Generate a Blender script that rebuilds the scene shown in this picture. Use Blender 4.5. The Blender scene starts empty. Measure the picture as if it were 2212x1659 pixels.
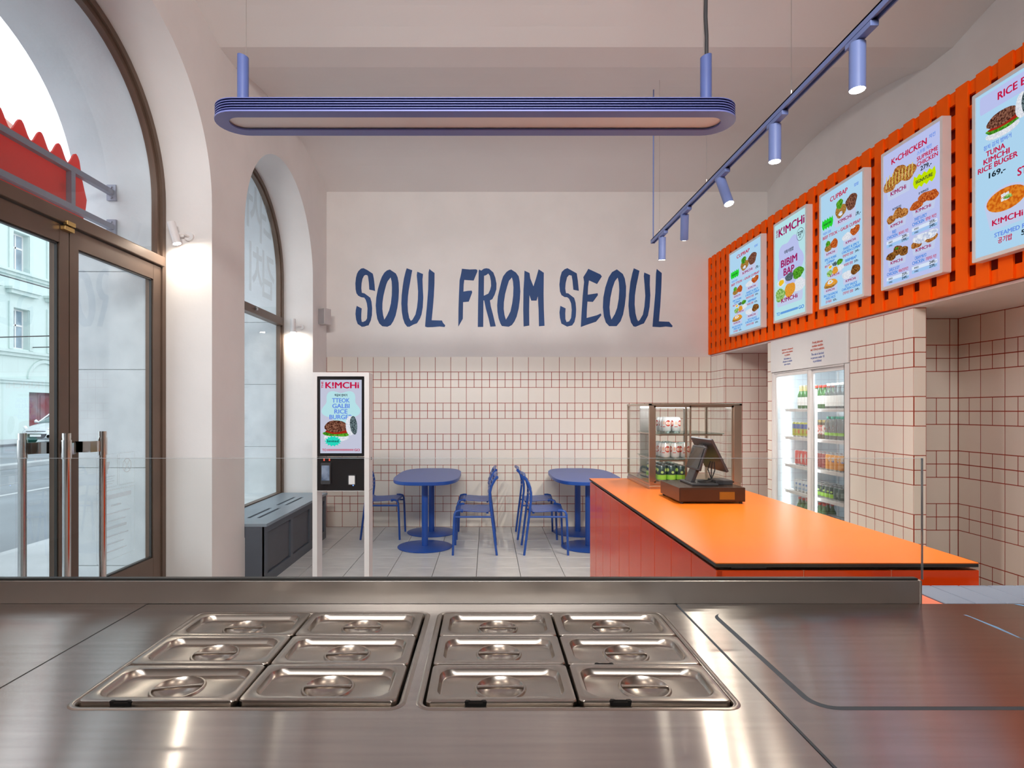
import bpy, bmesh, math, random
from mathutils import Vector, Matrix, geometry
random.seed(7)
C = bpy.context.scene.collection
PI = math.pi
R = math.radians
# ---------------------------------------------------------------- camera
FPX, VX, VY, EYE = 1270.0, 1053.0, 886.0, 1.53      # focal length and vanishing point for a 2212x1659 frame
cam = bpy.data.cameras.new('camera')
cam.sensor_width = 36.0
cam.lens = 36.0 * FPX / 2212.0
cam.shift_x = (1106.0 - VX) / 2212.0
cam.shift_y = (VY - 829.5) / 2212.0
cam.clip_start = 0.05
cam.clip_end = 300
camo = bpy.data.objects.new('camera', cam)
camo.location = (0, 0, EYE)
camo.rotation_euler = (R(90), 0, 0)
C.objects.link(camo)
sc = bpy.context.scene
sc.camera = camo
# ---------------------------------------------------------------- world, exposure, lamps
W = bpy.data.worlds.new('overcast sky')
sc.world = W
W.use_nodes = True
wn = W.node_tree.nodes
bg = wn['Background']
bg.inputs[0].default_value = (0.86, 0.93, 1.0, 1)
bg.inputs[1].default_value = 2.5
sc.view_settings.view_transform = 'Standard'
sc.view_settings.look = 'None'
sc.view_settings.exposure = 0.0
sc.view_settings.gamma = 1.0
sc.view_settings.use_curve_mapping = False
sc.cycles.use_denoising = True
sc.cycles.max_bounces = 10
sc.cycles.diffuse_bounces = 6
sc.cycles.glossy_bounces = 5
sc.cycles.transparent_max_bounces = 16
sc.cycles.caustics_reflective = False
sc.cycles.sample_clamp_indirect = 6.0


def area(name, loc, rot, sx, sy, watts, col):
    l = bpy.data.lights.new(name, 'AREA')
    l.shape = 'RECTANGLE'
    l.size, l.size_y, l.energy, l.color = sx, sy, watts, col
    o = bpy.data.objects.new(name, l)
    o.location, o.rotation_euler = loc, [R(a) for a in rot]
    C.objects.link(o)
    return o


def spot(name, loc, target, watts, col, angle=50, blend=0.6, size=0.03):
    l = bpy.data.lights.new(name, 'SPOT')
    l.energy, l.color, l.spot_size, l.spot_blend, l.shadow_soft_size = watts, col, R(angle), blend, size
    o = bpy.data.objects.new(name, l)
    o.location = loc
    o.rotation_euler = (Vector(target) - Vector(loc)).to_track_quat('-Z', 'Y').to_euler()
    C.objects.link(o)
    return o


WARM, NEUT, COOL = (1.0, 0.84, 0.68), (1.0, 0.97, 0.945), (0.85, 0.93, 1.0)
# added fill lights behind the camera that brighten the room, then the kitchen spots
for lx in (-0.9, 0.6):
    area('added room fill', (lx, -0.9, 3.8), (76, 0, 0), 1.1, 0.4, 39, NEUT).data.spread = R(90)
for lx, ly in ((-0.75, 0.75), (0.33, 0.95)):
    spot('kitchen spot', (lx, ly, 3.05), (lx, ly + 0.15, 0.9), 9, WARM, 110, 0.8, 0.03)
area('added niche fill', (3.3, 6.7, 2.24), (0, 0, 0), 0.3, 0.3, 36, WARM)  # both niches: added fill without a fixture, brightens the tiles
area('added niche fill', (3.3, 3.7, 2.24), (0, 0, 0), 0.3, 0.5, 42, WARM)

# ---------------------------------------------------------------- materials
MATS = {}


def mat(name, col, rough=0.5, metal=0.0, var=0.04, nscale=6.0, bump=0.0, bscale=60.0, coat=0.0, aniso=0.0,
        stretch=None, spec=0.5, col2=None, lo=0.35, hi=0.65):
    if name in MATS:
        return MATS[name]
    m = bpy.data.materials.new(name)
    m.use_nodes = True
    n, l = m.node_tree.nodes, m.node_tree.links
    b = n['Principled BSDF']
    b.inputs['Roughness'].default_value = rough
    b.inputs['Metallic'].default_value = metal
    b.inputs['Coat Weight'].default_value = coat
    b.inputs['Specular IOR Level'].default_value = spec
    tc = n.new('ShaderNodeTexCoord')
    mp = n.new('ShaderNodeMapping')
    l.new(tc.outputs['Object'], mp.inputs[0])
    if stretch:
        mp.inputs['Scale'].default_value = stretch
    nz = n.new('ShaderNodeTexNoise')
    nz.inputs['Scale'].default_value = nscale
    nz.inputs['Detail'].default_value = 5
    l.new(mp.outputs[0], nz.inputs['Vector'])
    rp = n.new('ShaderNodeValToRGB')
    rp.color_ramp.elements[0].position, rp.color_ramp.elements[1].position = lo, hi
    c2 = col2 if col2 else [max(0, c * (1 + var)) for c in col]
    c1 = col if col2 else [max(0, c * (1 - var)) for c in col]
    rp.color_ramp.elements[0].color = (*c1, 1)
    rp.color_ramp.elements[1].color = (*c2, 1)
    l.new(nz.outputs['Fac'], rp.inputs[0])
    l.new(rp.outputs[0], b.inputs['Base Color'])
    if bump:
        nb = n.new('ShaderNodeTexNoise')
        nb.inputs['Scale'].default_value = bscale
        nb.inputs['Detail'].default_value = 4
        l.new(mp.outputs[0], nb.inputs['Vector'])
        bp = n.new('ShaderNodeBump')
        bp.inputs['Strength'].default_value = bump
        bp.inputs['Distance'].default_value = 0.01
        l.new(nb.outputs['Fac'], bp.inputs['Height'])
        l.new(bp.outputs[0], b.inputs['Normal'])
    if aniso:
        b.inputs['Anisotropic'].default_value = aniso
        tg = n.new('ShaderNodeTangent')
        tg.direction_type = 'UV_MAP'
        l.new(tg.outputs[0], b.inputs['Tangent'])
    MATS[name] = m
    return m


def emis(name, col, strength=1.0, col2=None, scale=40.0):
    if name in MATS:
        return MATS[name]
    m = bpy.data.materials.new(name)
    m.use_nodes = True
    n, l = m.node_tree.nodes, m.node_tree.links
    n.remove(n['Principled BSDF'])
    e = n.new('ShaderNodeEmission')
    e.inputs[0].default_value = (*col, 1)
    e.inputs[1].default_value = strength
    if col2:
        tc = n.new('ShaderNodeTexCoord')
        nz = n.new('ShaderNodeTexNoise')
        nz.inputs['Scale'].default_value = scale
        nz.inputs['Detail'].default_value = 3
        l.new(tc.outputs['Object'], nz.inputs['Vector'])
        rp = n.new('ShaderNodeValToRGB')
        rp.color_ramp.elements[0].position, rp.color_ramp.elements[1].position = 0.4, 0.6
        rp.color_ramp.elements[0].color, rp.color_ramp.elements[1].color = (*col, 1), (*col2, 1)
        l.new(nz.outputs['Fac'], rp.inputs[0])
        l.new(rp.outputs[0], e.inputs[0])
    l.new(e.outputs[0], n['Material Output'].inputs[0])
    MATS[name] = m
    return m


def glass(name, tint=(0.96, 0.98, 1.0), ior=1.45, gain=1.0, milk=0.0, milkcol=(0.8, 0.85, 0.9)):
    if name in MATS:
        return MATS[name]
    m = bpy.data.materials.new(name)
    m.use_nodes = True
    n, l = m.node_tree.nodes, m.node_tree.links
    n.remove(n['Principled BSDF'])
    t = n.new('ShaderNodeBsdfTransparent')
    t.inputs[0].default_value = (*tint, 1)
    g = n.new('ShaderNodeBsdfGlossy')
    g.inputs['Roughness'].default_value = 0.0
    fr = n.new('ShaderNodeFresnel')
    fr.inputs[0].default_value = ior
    mu = n.new('ShaderNodeMath')
    mu.operation = 'MULTIPLY'
    mu.inputs[1].default_value = gain
    mu.use_clamp = True
    l.new(fr.outputs[0], mu.inputs[0])
    mx = n.new('ShaderNodeMixShader')
    l.new(mu.outputs[0], mx.inputs[0])
    l.new(t.outputs[0], mx.inputs[1])
    l.new(g.outputs[0], mx.inputs[2])
    out = mx
    if milk:
        d = n.new('ShaderNodeBsdfDiffuse')
        d.inputs[0].default_value = (*milkcol, 1)
        m2 = n.new('ShaderNodeMixShader')
        m2.inputs[0].default_value = milk
        l.new(mx.outputs[0], m2.inputs[1])
        l.new(d.outputs[0], m2.inputs[2])
        out = m2
    l.new(out.outputs[0], n['Material Output'].inputs[0])
    MATS[name] = m
    return m


PLASTER = mat('white plaster', (0.80, 0.765, 0.74), 0.85, var=0.025, nscale=2.5, bump=0.12, bscale=18)
CEILP = mat('ceiling paint', (0.80, 0.765, 0.74), 0.9, var=0.015, nscale=1.2)
FACADEP = mat('outer render', (0.78, 0.80, 0.82), 0.9, var=0.05, nscale=3, bump=0.2, bscale=25)
STONE = mat('pale stone', (0.60, 0.635, 0.65), 0.8, nscale=5, bump=0.15, bscale=40, col2=(0.74, 0.77, 0.78), lo=0.3, hi=0.7)
TILE = mat('cream tile', (0.85, 0.79, 0.705), 0.32, var=0.02, nscale=3, bump=0.02, bscale=12)
GROUT = mat('oxide red grout', (0.36, 0.05, 0.025), 0.9)
FLOORT = mat('travertine tile', (0.55, 0.55, 0.545), 0.28, nscale=5, stretch=(1.0, 4.5, 1), col2=(0.70, 0.695, 0.685), lo=0.3, hi=0.7)
FGROUT = mat('dark floor joint', (0.09, 0.08, 0.07), 0.9)
STEEL = mat('brushed steel', (0.61, 0.575, 0.545), 0.21, 1.0, var=0.05, nscale=4, aniso=1.0, stretch=(0.6, 14, 1))
STEELP = mat('pressed steel', (0.50, 0.455, 0.41), 0.27, 1.0, var=0.03, nscale=5)
STEELB = mat('satin steel', (0.62, 0.59, 0.56), 0.33, 1.0, var=0.03, nscale=3)
CHROME = mat('chrome', (0.66, 0.64, 0.62), 0.12, 1.0, var=0.02)
BRASS = mat('brass', (0.62, 0.42, 0.16), 0.3, 1.0)
BRONZE = mat('bronze anodised metal', (0.16, 0.105, 0.075), 0.38, 0.35, var=0.08, nscale=4)
BLACK = mat('black rubber', (0.015, 0.015, 0.016), 0.5)
GASKET = mat('dark gasket', (0.03, 0.03, 0.028), 0.4)
DARKG = mat('charcoal plastic', (0.045, 0.045, 0.05), 0.35)
GLOSSB = mat('black gloss', (0.012, 0.012, 0.014), 0.08)
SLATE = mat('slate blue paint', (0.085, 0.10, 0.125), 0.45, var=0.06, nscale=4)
SLATELIT = mat('slate blue lit top', (0.25, 0.31, 0.365), 0.35, var=0.05, nscale=4)  # slate with the window's light on the top put into the colour
BLUE = mat('cobalt enamel', (0.012, 0.075, 0.36), 0.32, var=0.04)
BLUET = mat('cobalt tabletop', (0.045, 0.10, 0.38), 0.38, var=0.03)
NAVY = mat('navy wall paint', (0.008, 0.055, 0.20), 0.6, var=0.12, nscale=3)
LILACS = mat('stem periwinkle lacquer', (0.10, 0.14, 0.36), 0.38)
LILAC = mat('periwinkle lacquer', (0.165, 0.19, 0.48), 0.38, var=0.02)
LILACL = mat('pale periwinkle lacquer', (0.18, 0.245, 0.52), 0.4, var=0.02)
LILACD = mat('deep blue recess', (0.003, 0.006, 0.025), 0.9, spec=0.0)
OPAL = mat('opal diffuser', (0.85, 0.80, 0.77), 0.35, var=0.01)
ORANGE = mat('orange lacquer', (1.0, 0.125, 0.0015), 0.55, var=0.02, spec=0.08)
ORANGESH = mat('shaded orange backing', (0.55, 0.05, 0.002), 0.6, var=0.02)  # the slats' orange with the shade inside the lattice put into the colour
ORTOP = mat('orange worktop', (0.95, 0.205, 0.013), 0.30, var=0.015, nscale=2)
ORGLOSS = mat('glossy red orange panel', (0.84, 0.07, 0.004), 0.12, var=0.02, spec=0.25)
EDGE = mat('dark laminate edge', (0.03, 0.025, 0.02), 0.5)
WHITEM = mat('white powder coat', (0.78, 0.76, 0.75), 0.4, var=0.015)
WHITEP = mat('white plastic', (0.80, 0.80, 0.80), 0.35, var=0.01)
CASHM = mat('dark brown metal box', (0.055, 0.032, 0.022), 0.25, 0.3, var=0.1)
ASPH = mat('asphalt', (0.22, 0.245, 0.265), 0.9, var=0.14, nscale=0.6, bump=0.1, bscale=30)
PAVE = mat('pavement', (0.44, 0.46, 0.47), 0.9, var=0.1, nscale=1.5)
MINT = mat('mint render', (0.56, 0.665, 0.63), 0.9, var=0.03, nscale=0.4)
MINTD = mat('mint moulding', (0.53, 0.63, 0.60), 0.9, var=0.03)
ROOF = mat('red roof tile', (0.42, 0.17, 0.13), 0.85, var=0.25, nscale=9)
OLDDOOR = mat('weathered red wood', (0.20, 0.03, 0.035), 0.7, nscale=1.2, col2=(0.22, 0.15, 0.17))


def acrylic(name, col):
    m = mat(name, col, 0.45, var=0.02)
    n, l = m.node_tree.nodes, m.node_tree.links
    t = n.new('ShaderNodeBsdfTranslucent')
    t.inputs[0].default_value = (*col, 1)
    x = n.new('ShaderNodeMixShader')
    x.inputs[0].default_value = 0.55
    l.new(n['Principled BSDF'].outputs[0], x.inputs[1])
    l.new(t.outputs[0], x.inputs[2])
    l.new(x.outputs[0], n['Material Output'].inputs[0])
    return m


SIGNR = acrylic('sign red', (0.92, 0.05, 0.02))
SIGNP = acrylic('sign pink', (0.85, 0.16, 0.20))
GALV = mat('grey painted tube', (0.30, 0.315, 0.40), 0.5, 0.2, var=0.04)
CARP = mat('silver car paint', (0.68, 0.71, 0.73), 0.25, 0.3, var=0.02, coat=0.6)
CARG = mat('car glass', (0.16, 0.22, 0.22), 0.08)
WINP = mat('dim window pane', (0.28, 0.36, 0.42), 0.15, var=0.25, nscale=1.2)
LGRAY = mat('pale blue tile', (0.22, 0.27, 0.36), 0.6, var=0.03, spec=0.2)
SALMON = mat('salmon grout', (0.72, 0.20, 0.12), 0.9)
SEAM = mat('blue grey sealant', (0.11, 0.13, 0.155), 0.6, spec=0.2)
BLUEF = mat('blue film', (0.16, 0.36, 0.62), 0.4)
GLASSW = glass('window glass', (0.965, 0.985, 0.99), gain=0.13)
GLASSS = glass('screen glass', (0.965, 0.975, 0.97), gain=0.5)
GLASSE = glass('glass edge', (0.80, 0.88, 0.92), gain=1.0, milk=0.35, milkcol=(0.80, 0.84, 0.88))
GLASSC = glass('case glass', (0.965, 0.97, 0.965), gain=0.3)
GLASSG = glass('green shelf glass', (0.80, 0.90, 0.87), gain=0.8)
GLASSB = glass('bottle glass clear', (0.86, 0.90, 0.90), gain=1.0, milk=0.12)
ETCH = glass('etched film', (0.97, 0.98, 0.99), gain=0.3, milk=0.38, milkcol=(0.80, 0.87, 0.90))
GHOST = glass('ghost film', (0.88, 0.91, 0.92), gain=0.3, milk=0.05, milkcol=(0.55, 0.60, 0.64))
LAMPW = emis('lit lamp lens', (1.0, 0.90, 0.76), 420)
LEDW = emis('led strip', (0.88, 0.96, 1.0), 6.0)
LEDB = emis('blue status light', (0.1, 0.25, 1.0), 6.0)
LEDR = emis('red status light', (0.9, 0.12, 0.08), 1.0)

# ---------------------------------------------------------------- mesh helpers


class MB:
    def __init__(s):
        s.v, s.f, s.m = [], [], []

    def add(s, vs, fs, mi=0):
        o = len(s.v)
        s.v += [tuple(p) for p in vs]
        for f in fs:
            s.f.append([i + o for i in f])
            s.m.append(mi)
        return s

    def box(s, x0, x1, y0, y1, z0, z1, mi=0):
        x0, x1 = min(x0, x1), max(x0, x1)
        y0, y1 = min(y0, y1), max(y0, y1)
        z0, z1 = min(z0, z1), max(z0, z1)
        return s.add([(x0, y0, z0), (x1, y0, z0), (x1, y1, z0), (x0, y1, z0), (x0, y0, z1), (x1, y0, z1), (x1, y1, z1), (x0, y1, z1)],
                     [(0, 3, 2, 1), (4, 5, 6, 7), (0, 1, 5, 4), (1, 2, 6, 5), (2, 3, 7, 6), (3, 0, 4, 7)], mi)

    def hexa(s, bot, top, mi=0):
        return s.add(list(bot) + list(top), [(0, 3, 2, 1), (4, 5, 6, 7), (0, 1, 5, 4), (1, 2, 6, 5), (2, 3, 7, 6), (3, 0, 4, 7)], mi)

    def tube(s, pts, r, n=10, mi=0, caps=True, flat=None):
        pts = [Vector(p) for p in pts]
        rs = r if isinstance(r, (list, tuple)) else [r] * len(pts)
        rings = []
        prev = None
        for i, p in enumerate(pts):
            a = pts[max(i - 1, 0)]
            b = pts[min(i + 1, len(pts) - 1)]
            t = (b - a).normalized()
            if prev is None:
                up = Vector((0, 0, 1)) if abs(t.z) < 0.9 else Vector((0, 1, 0))
                prev = t.cross(up).normalized()
            u = (prev - t * prev.dot(t)).normalized()
            w = t.cross(u)
            prev = u
            rings.append([p + (u * math.cos(2 * PI * k / n) + w * math.sin(2 * PI * k / n)) * rs[i] for k in range(n)])
        vs = [q for rg in rings for q in rg]
        fs = []
        for i in range(len(pts) - 1):
            for k in range(n):
                fs.append((i * n + k, i * n + (k + 1) % n, (i + 1) * n + (k + 1) % n, (i + 1) * n + k))
        if caps:
            fs.append(tuple(range(n - 1, -1, -1)))
            fs.append(tuple((len(pts) - 1) * n + k for k in range(n)))
        return s.add(vs, fs, mi)

    def lathe(s, prof, n=16, c=(0, 0, 0), mi=0, mis=None):
        vs, fs = [], []
        for (r, z) in prof:
            for k in range(n):
                a = 2 * PI * k / n
                vs.append((c[0] + r * math.cos(a), c[1] + r * math.sin(a), c[2] + z))
        o = len(s.v)
        s.v += vs
        for i in range(len(prof) - 1):
            for k in range(n):
                s.f.append([o + i * n + k, o + i * n + (k + 1) % n, o + (i + 1) * n + (k + 1) % n, o + (i + 1) * n + k])
                s.m.append(mis[i] if mis else mi)
        s.f.append([o + k for k in range(n - 1, -1, -1)])
        s.m.append(mis[0] if mis else mi)
        s.f.append([o + (len(prof) - 1) * n + k for k in range(n)])
        s.m.append(mis[-1] if mis else mi)
        return s

    def loops(s, loops, mi=0, cap0=False, cap1=True):
        n = len(loops[0])
        vs = [p for lp in loops for p in lp]
        fs = []
        for i in range(len(loops) - 1):
            for k in range(n):
                fs.append((i * n + k, i * n + (k + 1) % n, (i + 1) * n + (k + 1) % n, (i + 1) * n + k))
        if cap0:
            fs.append(tuple(range(n - 1, -1, -1)))
        if cap1:
            fs.append(tuple((len(loops) - 1) * n + k for k in range(n)))
        return s.add(vs, fs, mi)

    def flat(s, outer, holes, fn, w, mi=0):
        """filled 2D outline with holes laid at depth w of the mapping fn(u, v, w)"""
        vs, es = [], []
        for lp in [outer] + list(holes):
            o = len(vs)
            vs += [Vector(p) for p in lp]
            es += [(o + i, o + (i + 1) % len(lp)) for i in range(len(lp))]
        r = geometry.delaunay_2d_cdt(vs, es, [], 1, 1e-7)
        keep = []
        for f in r[2]:
            px = sum(r[0][i].x for i in f) / len(f)
            py = sum(r[0][i].y for i in f) / len(f)
            odd = False
            for lp in [outer] + list(holes):
                for (xa, ya), (xb, yb) in zip(lp, lp[1:] + lp[:1]):
                    if (ya > py) != (yb > py) and px < xa + (py - ya) * (xb - xa) / (yb - ya):
                        odd = not odd
            if odd:
                keep.append(tuple(f))
        s.add([fn(p.x, p.y, w) for p in r[0]], keep, mi)
        return s

    def prism(s, outer, holes, fn, w0, w1, mi=0, mside=None):
        s.flat(outer, holes, fn, w0, mi)
        s.flat(outer, holes, fn, w1, mi)
        for lp in [outer] + list(holes):
            n = len(lp)
            s.add([fn(p[0], p[1], w0) for p in lp] + [fn(p[0], p[1], w1) for p in lp],
                  [(i, (i + 1) % n, n + (i + 1) % n, n + i) for i in range(n)], mi if mside is None else mside)
        return s

    def mesh(s, name, mats, bevel=0.0, smooth=None, uv=False, seg=2):
        me = bpy.data.meshes.new(name)
        me.from_pydata(s.v, [], s.f)
        for m in (mats if isinstance(mats, (list, tuple)) else [mats]):
            me.materials.append(m)
        me.polygons.foreach_set('material_index', s.m)
        bm = bmesh.new()
        bm.from_mesh(me)
        bmesh.ops.remove_doubles(bm, verts=bm.verts, dist=1e-5)
        bmesh.ops.recalc_face_normals(bm, faces=bm.faces)
        if bevel:
            es = [e for e in bm.edges if len(e.link_faces) == 2 and e.calc_face_angle(0) > 0.6]
            bmesh.ops.bevel(bm, geom=es, offset=bevel, segments=seg, affect='EDGES', profile=0.5, clamp_overlap=True)
        if uv:
            ul = bm.loops.layers.uv.new('UVMap')
            for f in bm.faces:
                for lp in f.loops:
                    co = lp.vert.co
                    lp[ul].uv = (co.y + 0.37 * co.z, co.x + 0.01 * co.z)
        bm.to_mesh(me)
        bm.free()
        if smooth is not None:
            me.polygons.foreach_set('use_smooth', [True] * len(me.polygons))
            me.set_sharp_from_angle(angle=R(smooth))
        me.update()
        return me

    def obj(s, name, mats, parent=None, local=False, **k):
        return link(name, s.mesh(name, mats, **k), parent, local)


def wpos(o):
    p = Vector((0, 0, 0))
    while o is not None:
        p += o.location
        o = o.parent
    return p


def link(name, me, parent=None, local=False):
    o = bpy.data.objects.new(name, me)
    C.objects.link(o)
    if parent is not None:
        o.parent = parent
        if not local:
            o.location = -wpos(parent)
    return o


def tag(o, label=None, cat=None, group=None, kind=None):
    if label:
        o['label'] = label
    if cat:
        o['category'] = cat
    if group:
        o['group'] = group
    if kind:
        o['kind'] = kind
    return o


def thing(name, label, cat, loc=(0, 0, 0), rotz=0.0, group=None, kind=None):
    o = bpy.data.objects.new(name, None)
    o.empty_display_size = 0.1
    C.objects.link(o)
    o.location = loc
    o.rotation_euler = (0, 0, rotz)
    return tag(o, label, cat, group, kind)


def dup(root, loc, rotz=None, label=None, group=None):
    r = root.copy()
    C.objects.link(r)
    r.location = loc
    if rotz is not None:
        r.rotation_euler = (0, 0, rotz)
    if label:
        r['label'] = label
    if group:
        r['group'] = group
    for ch in list(root.children):
        c = ch.copy()
        C.objects.link(c)
        c.parent = r
        for g in ch.children:
            d = g.copy()
            C.objects.link(d)
            d.parent = c
    return r


def rrect(x0, x1, y0, y1, r, n=6):
    p = []
    for cx, cy, a0 in ((x1 - r, y1 - r, 0), (x0 + r, y1 - r, 90), (x0 + r, y0 + r, 180), (x1 - r, y0 + r, 270)):
        for k in range(n + 1):
            a = R(a0 + 90 * k / n)
            p.append((cx + r * math.cos(a), cy + r * math.sin(a)))
    return p


def circ(cx, cy, r, n=24, r2=None):
    return [(cx + r * math.cos(2 * PI * k / n), cy + (r2 or r) * math.sin(2 * PI * k / n)) for k in range(n)]


XY = lambda u, v, w: (u, v, w)
_tc = bpy.data.curves.new('text', 'FONT')
_tc.resolution_u = 3
_to = bpy.data.objects.new('text', _tc)
_texts = {}


def text2d(s, bold=0.0):
    """glyph outlines of a string at cap height 1 as (verts, faces, width)"""
    if (s, bold) not in _texts:
        if _to.name not in C.objects:
            C.objects.link(_to)
        _tc.body = s
        _tc.offset = bold
        me = bpy.data.meshes.new_from_object(_to.evaluated_get(bpy.context.evaluated_depsgraph_get()))
        vs = [(v.co.x / 0.72, v.co.y / 0.72) for v in me.vertices]
        fs = [tuple(p.vertices) for p in me.polygons]
        xs = [p[0] for p in vs] or [0, 1]
        x0 = min(xs)
        _texts[(s, bold)] = ([(p[0] - x0, p[1]) for p in vs], fs, max(xs) - x0)
        bpy.data.meshes.remove(me)
    return _texts[(s, bold)]


def put_text(mb, s, cu, v, h, fn, w, mi=0, width=None, bold=0.02, slope=0.0, vertical=False, maxw=None):
    """text centred on cu with its baseline at v, cap height h, optional total width"""
    vs, fs, tw = text2d(s)
    sx = (width / tw) if width else h * 0.92
    if maxw and tw * sx > maxw:
        sx = maxw / tw
    b = bold * 2.4 * sx                                       # a bold face: the same glyphs struck again a hair to each side
    for q, (ox, oy) in enumerate(((0, 0), (b, 0), (-b, 0), (0, b * .6 * h / sx), (0, -b * .6 * h / sx)) if bold else ((0, 0),)):
        pts = []
        for x, y in vs:
            du, dv = (x - tw / 2) * sx + ox, y * h + oy
            pts.append(fn(cu - dv, v + du, w + q * .00004) if vertical else fn(cu + du, v + dv + slope * du, w + q * .00004))
        mb.add(pts, fs, mi)


# ================================================================= STRUCTURE
XL, XU, XT, XN, YB = -2.11, 3.67, 2.93, 3.62, 7.711      # inner left wall, upper right wall, tiled partition, niche wall, back wall
XG, XO = -2.5, -3.15                                     # glazing line and street face of the left wall
YK = -3.2                                                # kitchen end wall behind the camera
TP, TZ = 0.2034, 2.234                                   # tile pitch and top of tiling
BAYS = ((4.907, YB), (1.83, 4.635), (-1.24, 1.56), (-4.0, -1.51))
A1, A2, ZS = (3.473, 1.03), (6.106, 1.001), 3.10         # arch centre and radius of door arch and window arch, springing height

# floor: slab, laid tiles
fl = MB().box(-2.6, 3.8, YK - 0.2, YB + 0.2, -0.2, -0.012).obj('floor', FGROUT)
tag(fl, kind='structure')
ft = MB().box(0, 0.404, 0, 0.396, -0.012, 0.0).mesh('floor_tile', FLOORT, bevel=0.0015, seg=1)
for i in range(-5, 9):
    for j in range(0, 13):
        x, y = -0.103 + 0.409 * i, 7.711 - 0.4 * (j + 1)
        if x > 2.75 or y < 2.3:
            continue
        o = bpy.data.objects.new('tile', ft)
        o.location = (x + 0.0025, y + 0.002, 0)
        o.parent = fl
        C.objects.link(o)
k = MB().box(-2.6, 3.8, YK - 0.1, 2.51, -0.012, 0.0).obj('kitchen_flooring', FLOORT, fl)


# tiles on walls -------------------------------------------------------------------------------------
_tile_me = {}


def tile_mesh(w, h):
    key = (round(w, 3), round(h, 3))
    if key not in _tile_me:
        _tile_me[key] = MB().box(0, w, 0, h, 0, 0.007).mesh('tile', TILE, bevel=0.0015, seg=1)
    return _tile_me[key]


def tile_field(parent, u0, u1, z0, z1, anchor, place, rot, cap=300, hidden=None, gap=0.0056, anchor2=None):
    """cream tiles between u0..u1 and z0..z1: rows of large tiles alternate with two rows of half-size tiles"""
    lst = []
    r = 0
    zt = TZ
    while zt > z0 + 0.01:
        big = (r % 3 == 0)
        p = TP if big else TP / 2
        zb = zt - p
        lo, hi = max(zb, z0), min(zt, z1)
        if hi - lo > 0.02:
            i0 = math.floor((u0 - anchor) / p)
            u = anchor + i0 * p
            while u < u1 - 0.01:
                a, b = max(u, u0), min(u + p, u1)
                if b - a > 0.012 and not (hidden and hidden((a + b) / 2, (lo + hi) / 2)):
                    lst.append((a, b, lo, hi))
                u += p
        zt = zb
        r += 1
    lst.sort(key=lambda t: -(t[1] - t[0]) * (t[3] - t[2]))
    rest = MB()
    for n_, (a, b, lo, hi) in enumerate(lst):
        w, h = b - a - gap, hi - lo - gap
        if w < 0.004 or h < 0.004:
            continue
        if n_ < cap:
            o = bpy.data.objects.new('tile', tile_mesh(w, h))
            o.location = place(a + gap / 2, lo + gap / 2)
            o.rotation_euler = rot
            o.parent = parent
            C.objects.link(o)
        else:
            rest.add([Vector(place(a + gap / 2, lo + gap / 2)) + Matrix.Rotation(rot[2], 3, 'Z') @ Matrix.Rotation(rot[0], 3, 'X') @ Vector(q)
                      for q in ((0, 0, 0), (w, 0, 0), (w, h, 0), (0, h, 0), (0.001, 0.001, 0.007), (w - 0.001, 0.001, 0.007), (w - 0.001, h - 0.001, 0.007), (0.001, h - 0.001, 0.007))],
                     [(4, 5, 6, 7), (0, 1, 5, 4), (1, 2, 6, 5), (2, 3, 7, 6), (3, 0, 4, 7)])
    if rest.v:
        tag(rest.obj('small_tiles', TILE, parent), kind='stuff')


FRONT = (R(90), 0, 0)              # faces the camera (-Y)
SIDE = (R(90), 0, R(-90))          # faces -X, runs towards the camera
# back wall
wb = MB().box(-2.6, 3.9, YB + 0.012, YB + 0.25, -0.2, 4.8).obj('wall_back', PLASTER)
tag(wb, kind='structure')
MB().box(XL, XT + 0.03, YB - 0.0004, YB + 0.013, 0, TZ - 0.012).obj('grout', GROUT, wb)
MB().box(XL, XU, YB - 0.001, YB + 0.013, TZ - 0.003, 4.6).obj('plaster_coat', PLASTER, wb)
tile_field(wb, XL, XT, 0.0, TZ, XL + 0.002, lambda u, z: (u, YB + 0.005, z), FRONT)
# right wall: plaster above, tiled partition with two niches below
wr = MB().box(XU, XU + 0.25, YK, YB + 0.25, -0.2, 4.8).obj('wall_right', PLASTER)
tag(wr, kind='structure')
MB().box(2.96, XU, 0.4, YB, 2.252, 3.49).obj('bulkhead', PLASTER, wr)
MB().box(XT + 0.004, XU, 0.4, YB, 2.236, 2.252).obj('soffit', WHITEM, wr)
DA, DB0, DB1, DC0, DC1, DN = 7.28, 6.15, 6.06, 4.755, 4.045, 4.521
g = MB()
g.box(XT + 0.0016, XU, DA + 0.0016, YB, 0, 2.236)                  # pier in the far corner
g.box(XT + 0.0016, XU, DB1, DB0, 0, 2.236)                        # strip beside the fridge
g.box(XT + 0.0016, 3.02, DC1 + 0.0016, DC0, 0, 2.236)              # wing wall on the near side of the fridge
g.box(3.02, XU, DN + 0.0016, DC0, 0, 2.236)
g.box(XN + 0.0016, XU, 0.4, DN + 0.01, 0, 2.236)
g.box(XN + 0.0016, XU, DB0, DA + 0.01, 0, 2.236)
g.obj('grout', GROUT, wr)
tile_field(wr, -YB, -DA, 0.0, 2.234, -YB, lambda u, z: (XT + 0.007, -u, z), SIDE, cap=80)
tile_field(wr, XT, XN, 0.0, 2.234, XT + 0.022, lambda u, z: (u, DA + 0.007, z), FRONT, cap=80)
tile_field(wr, -DB0, -DB1, 0.0, 2.234, -DB0, lambda u, z: (XT + 0.007, -u, z), SIDE, cap=40)
tile_field(wr, -DC0, -DC1, 0.0, 2.234, -DC0, lambda u, z: (XT + 0.007, -u, z), SIDE, cap=120)
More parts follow.
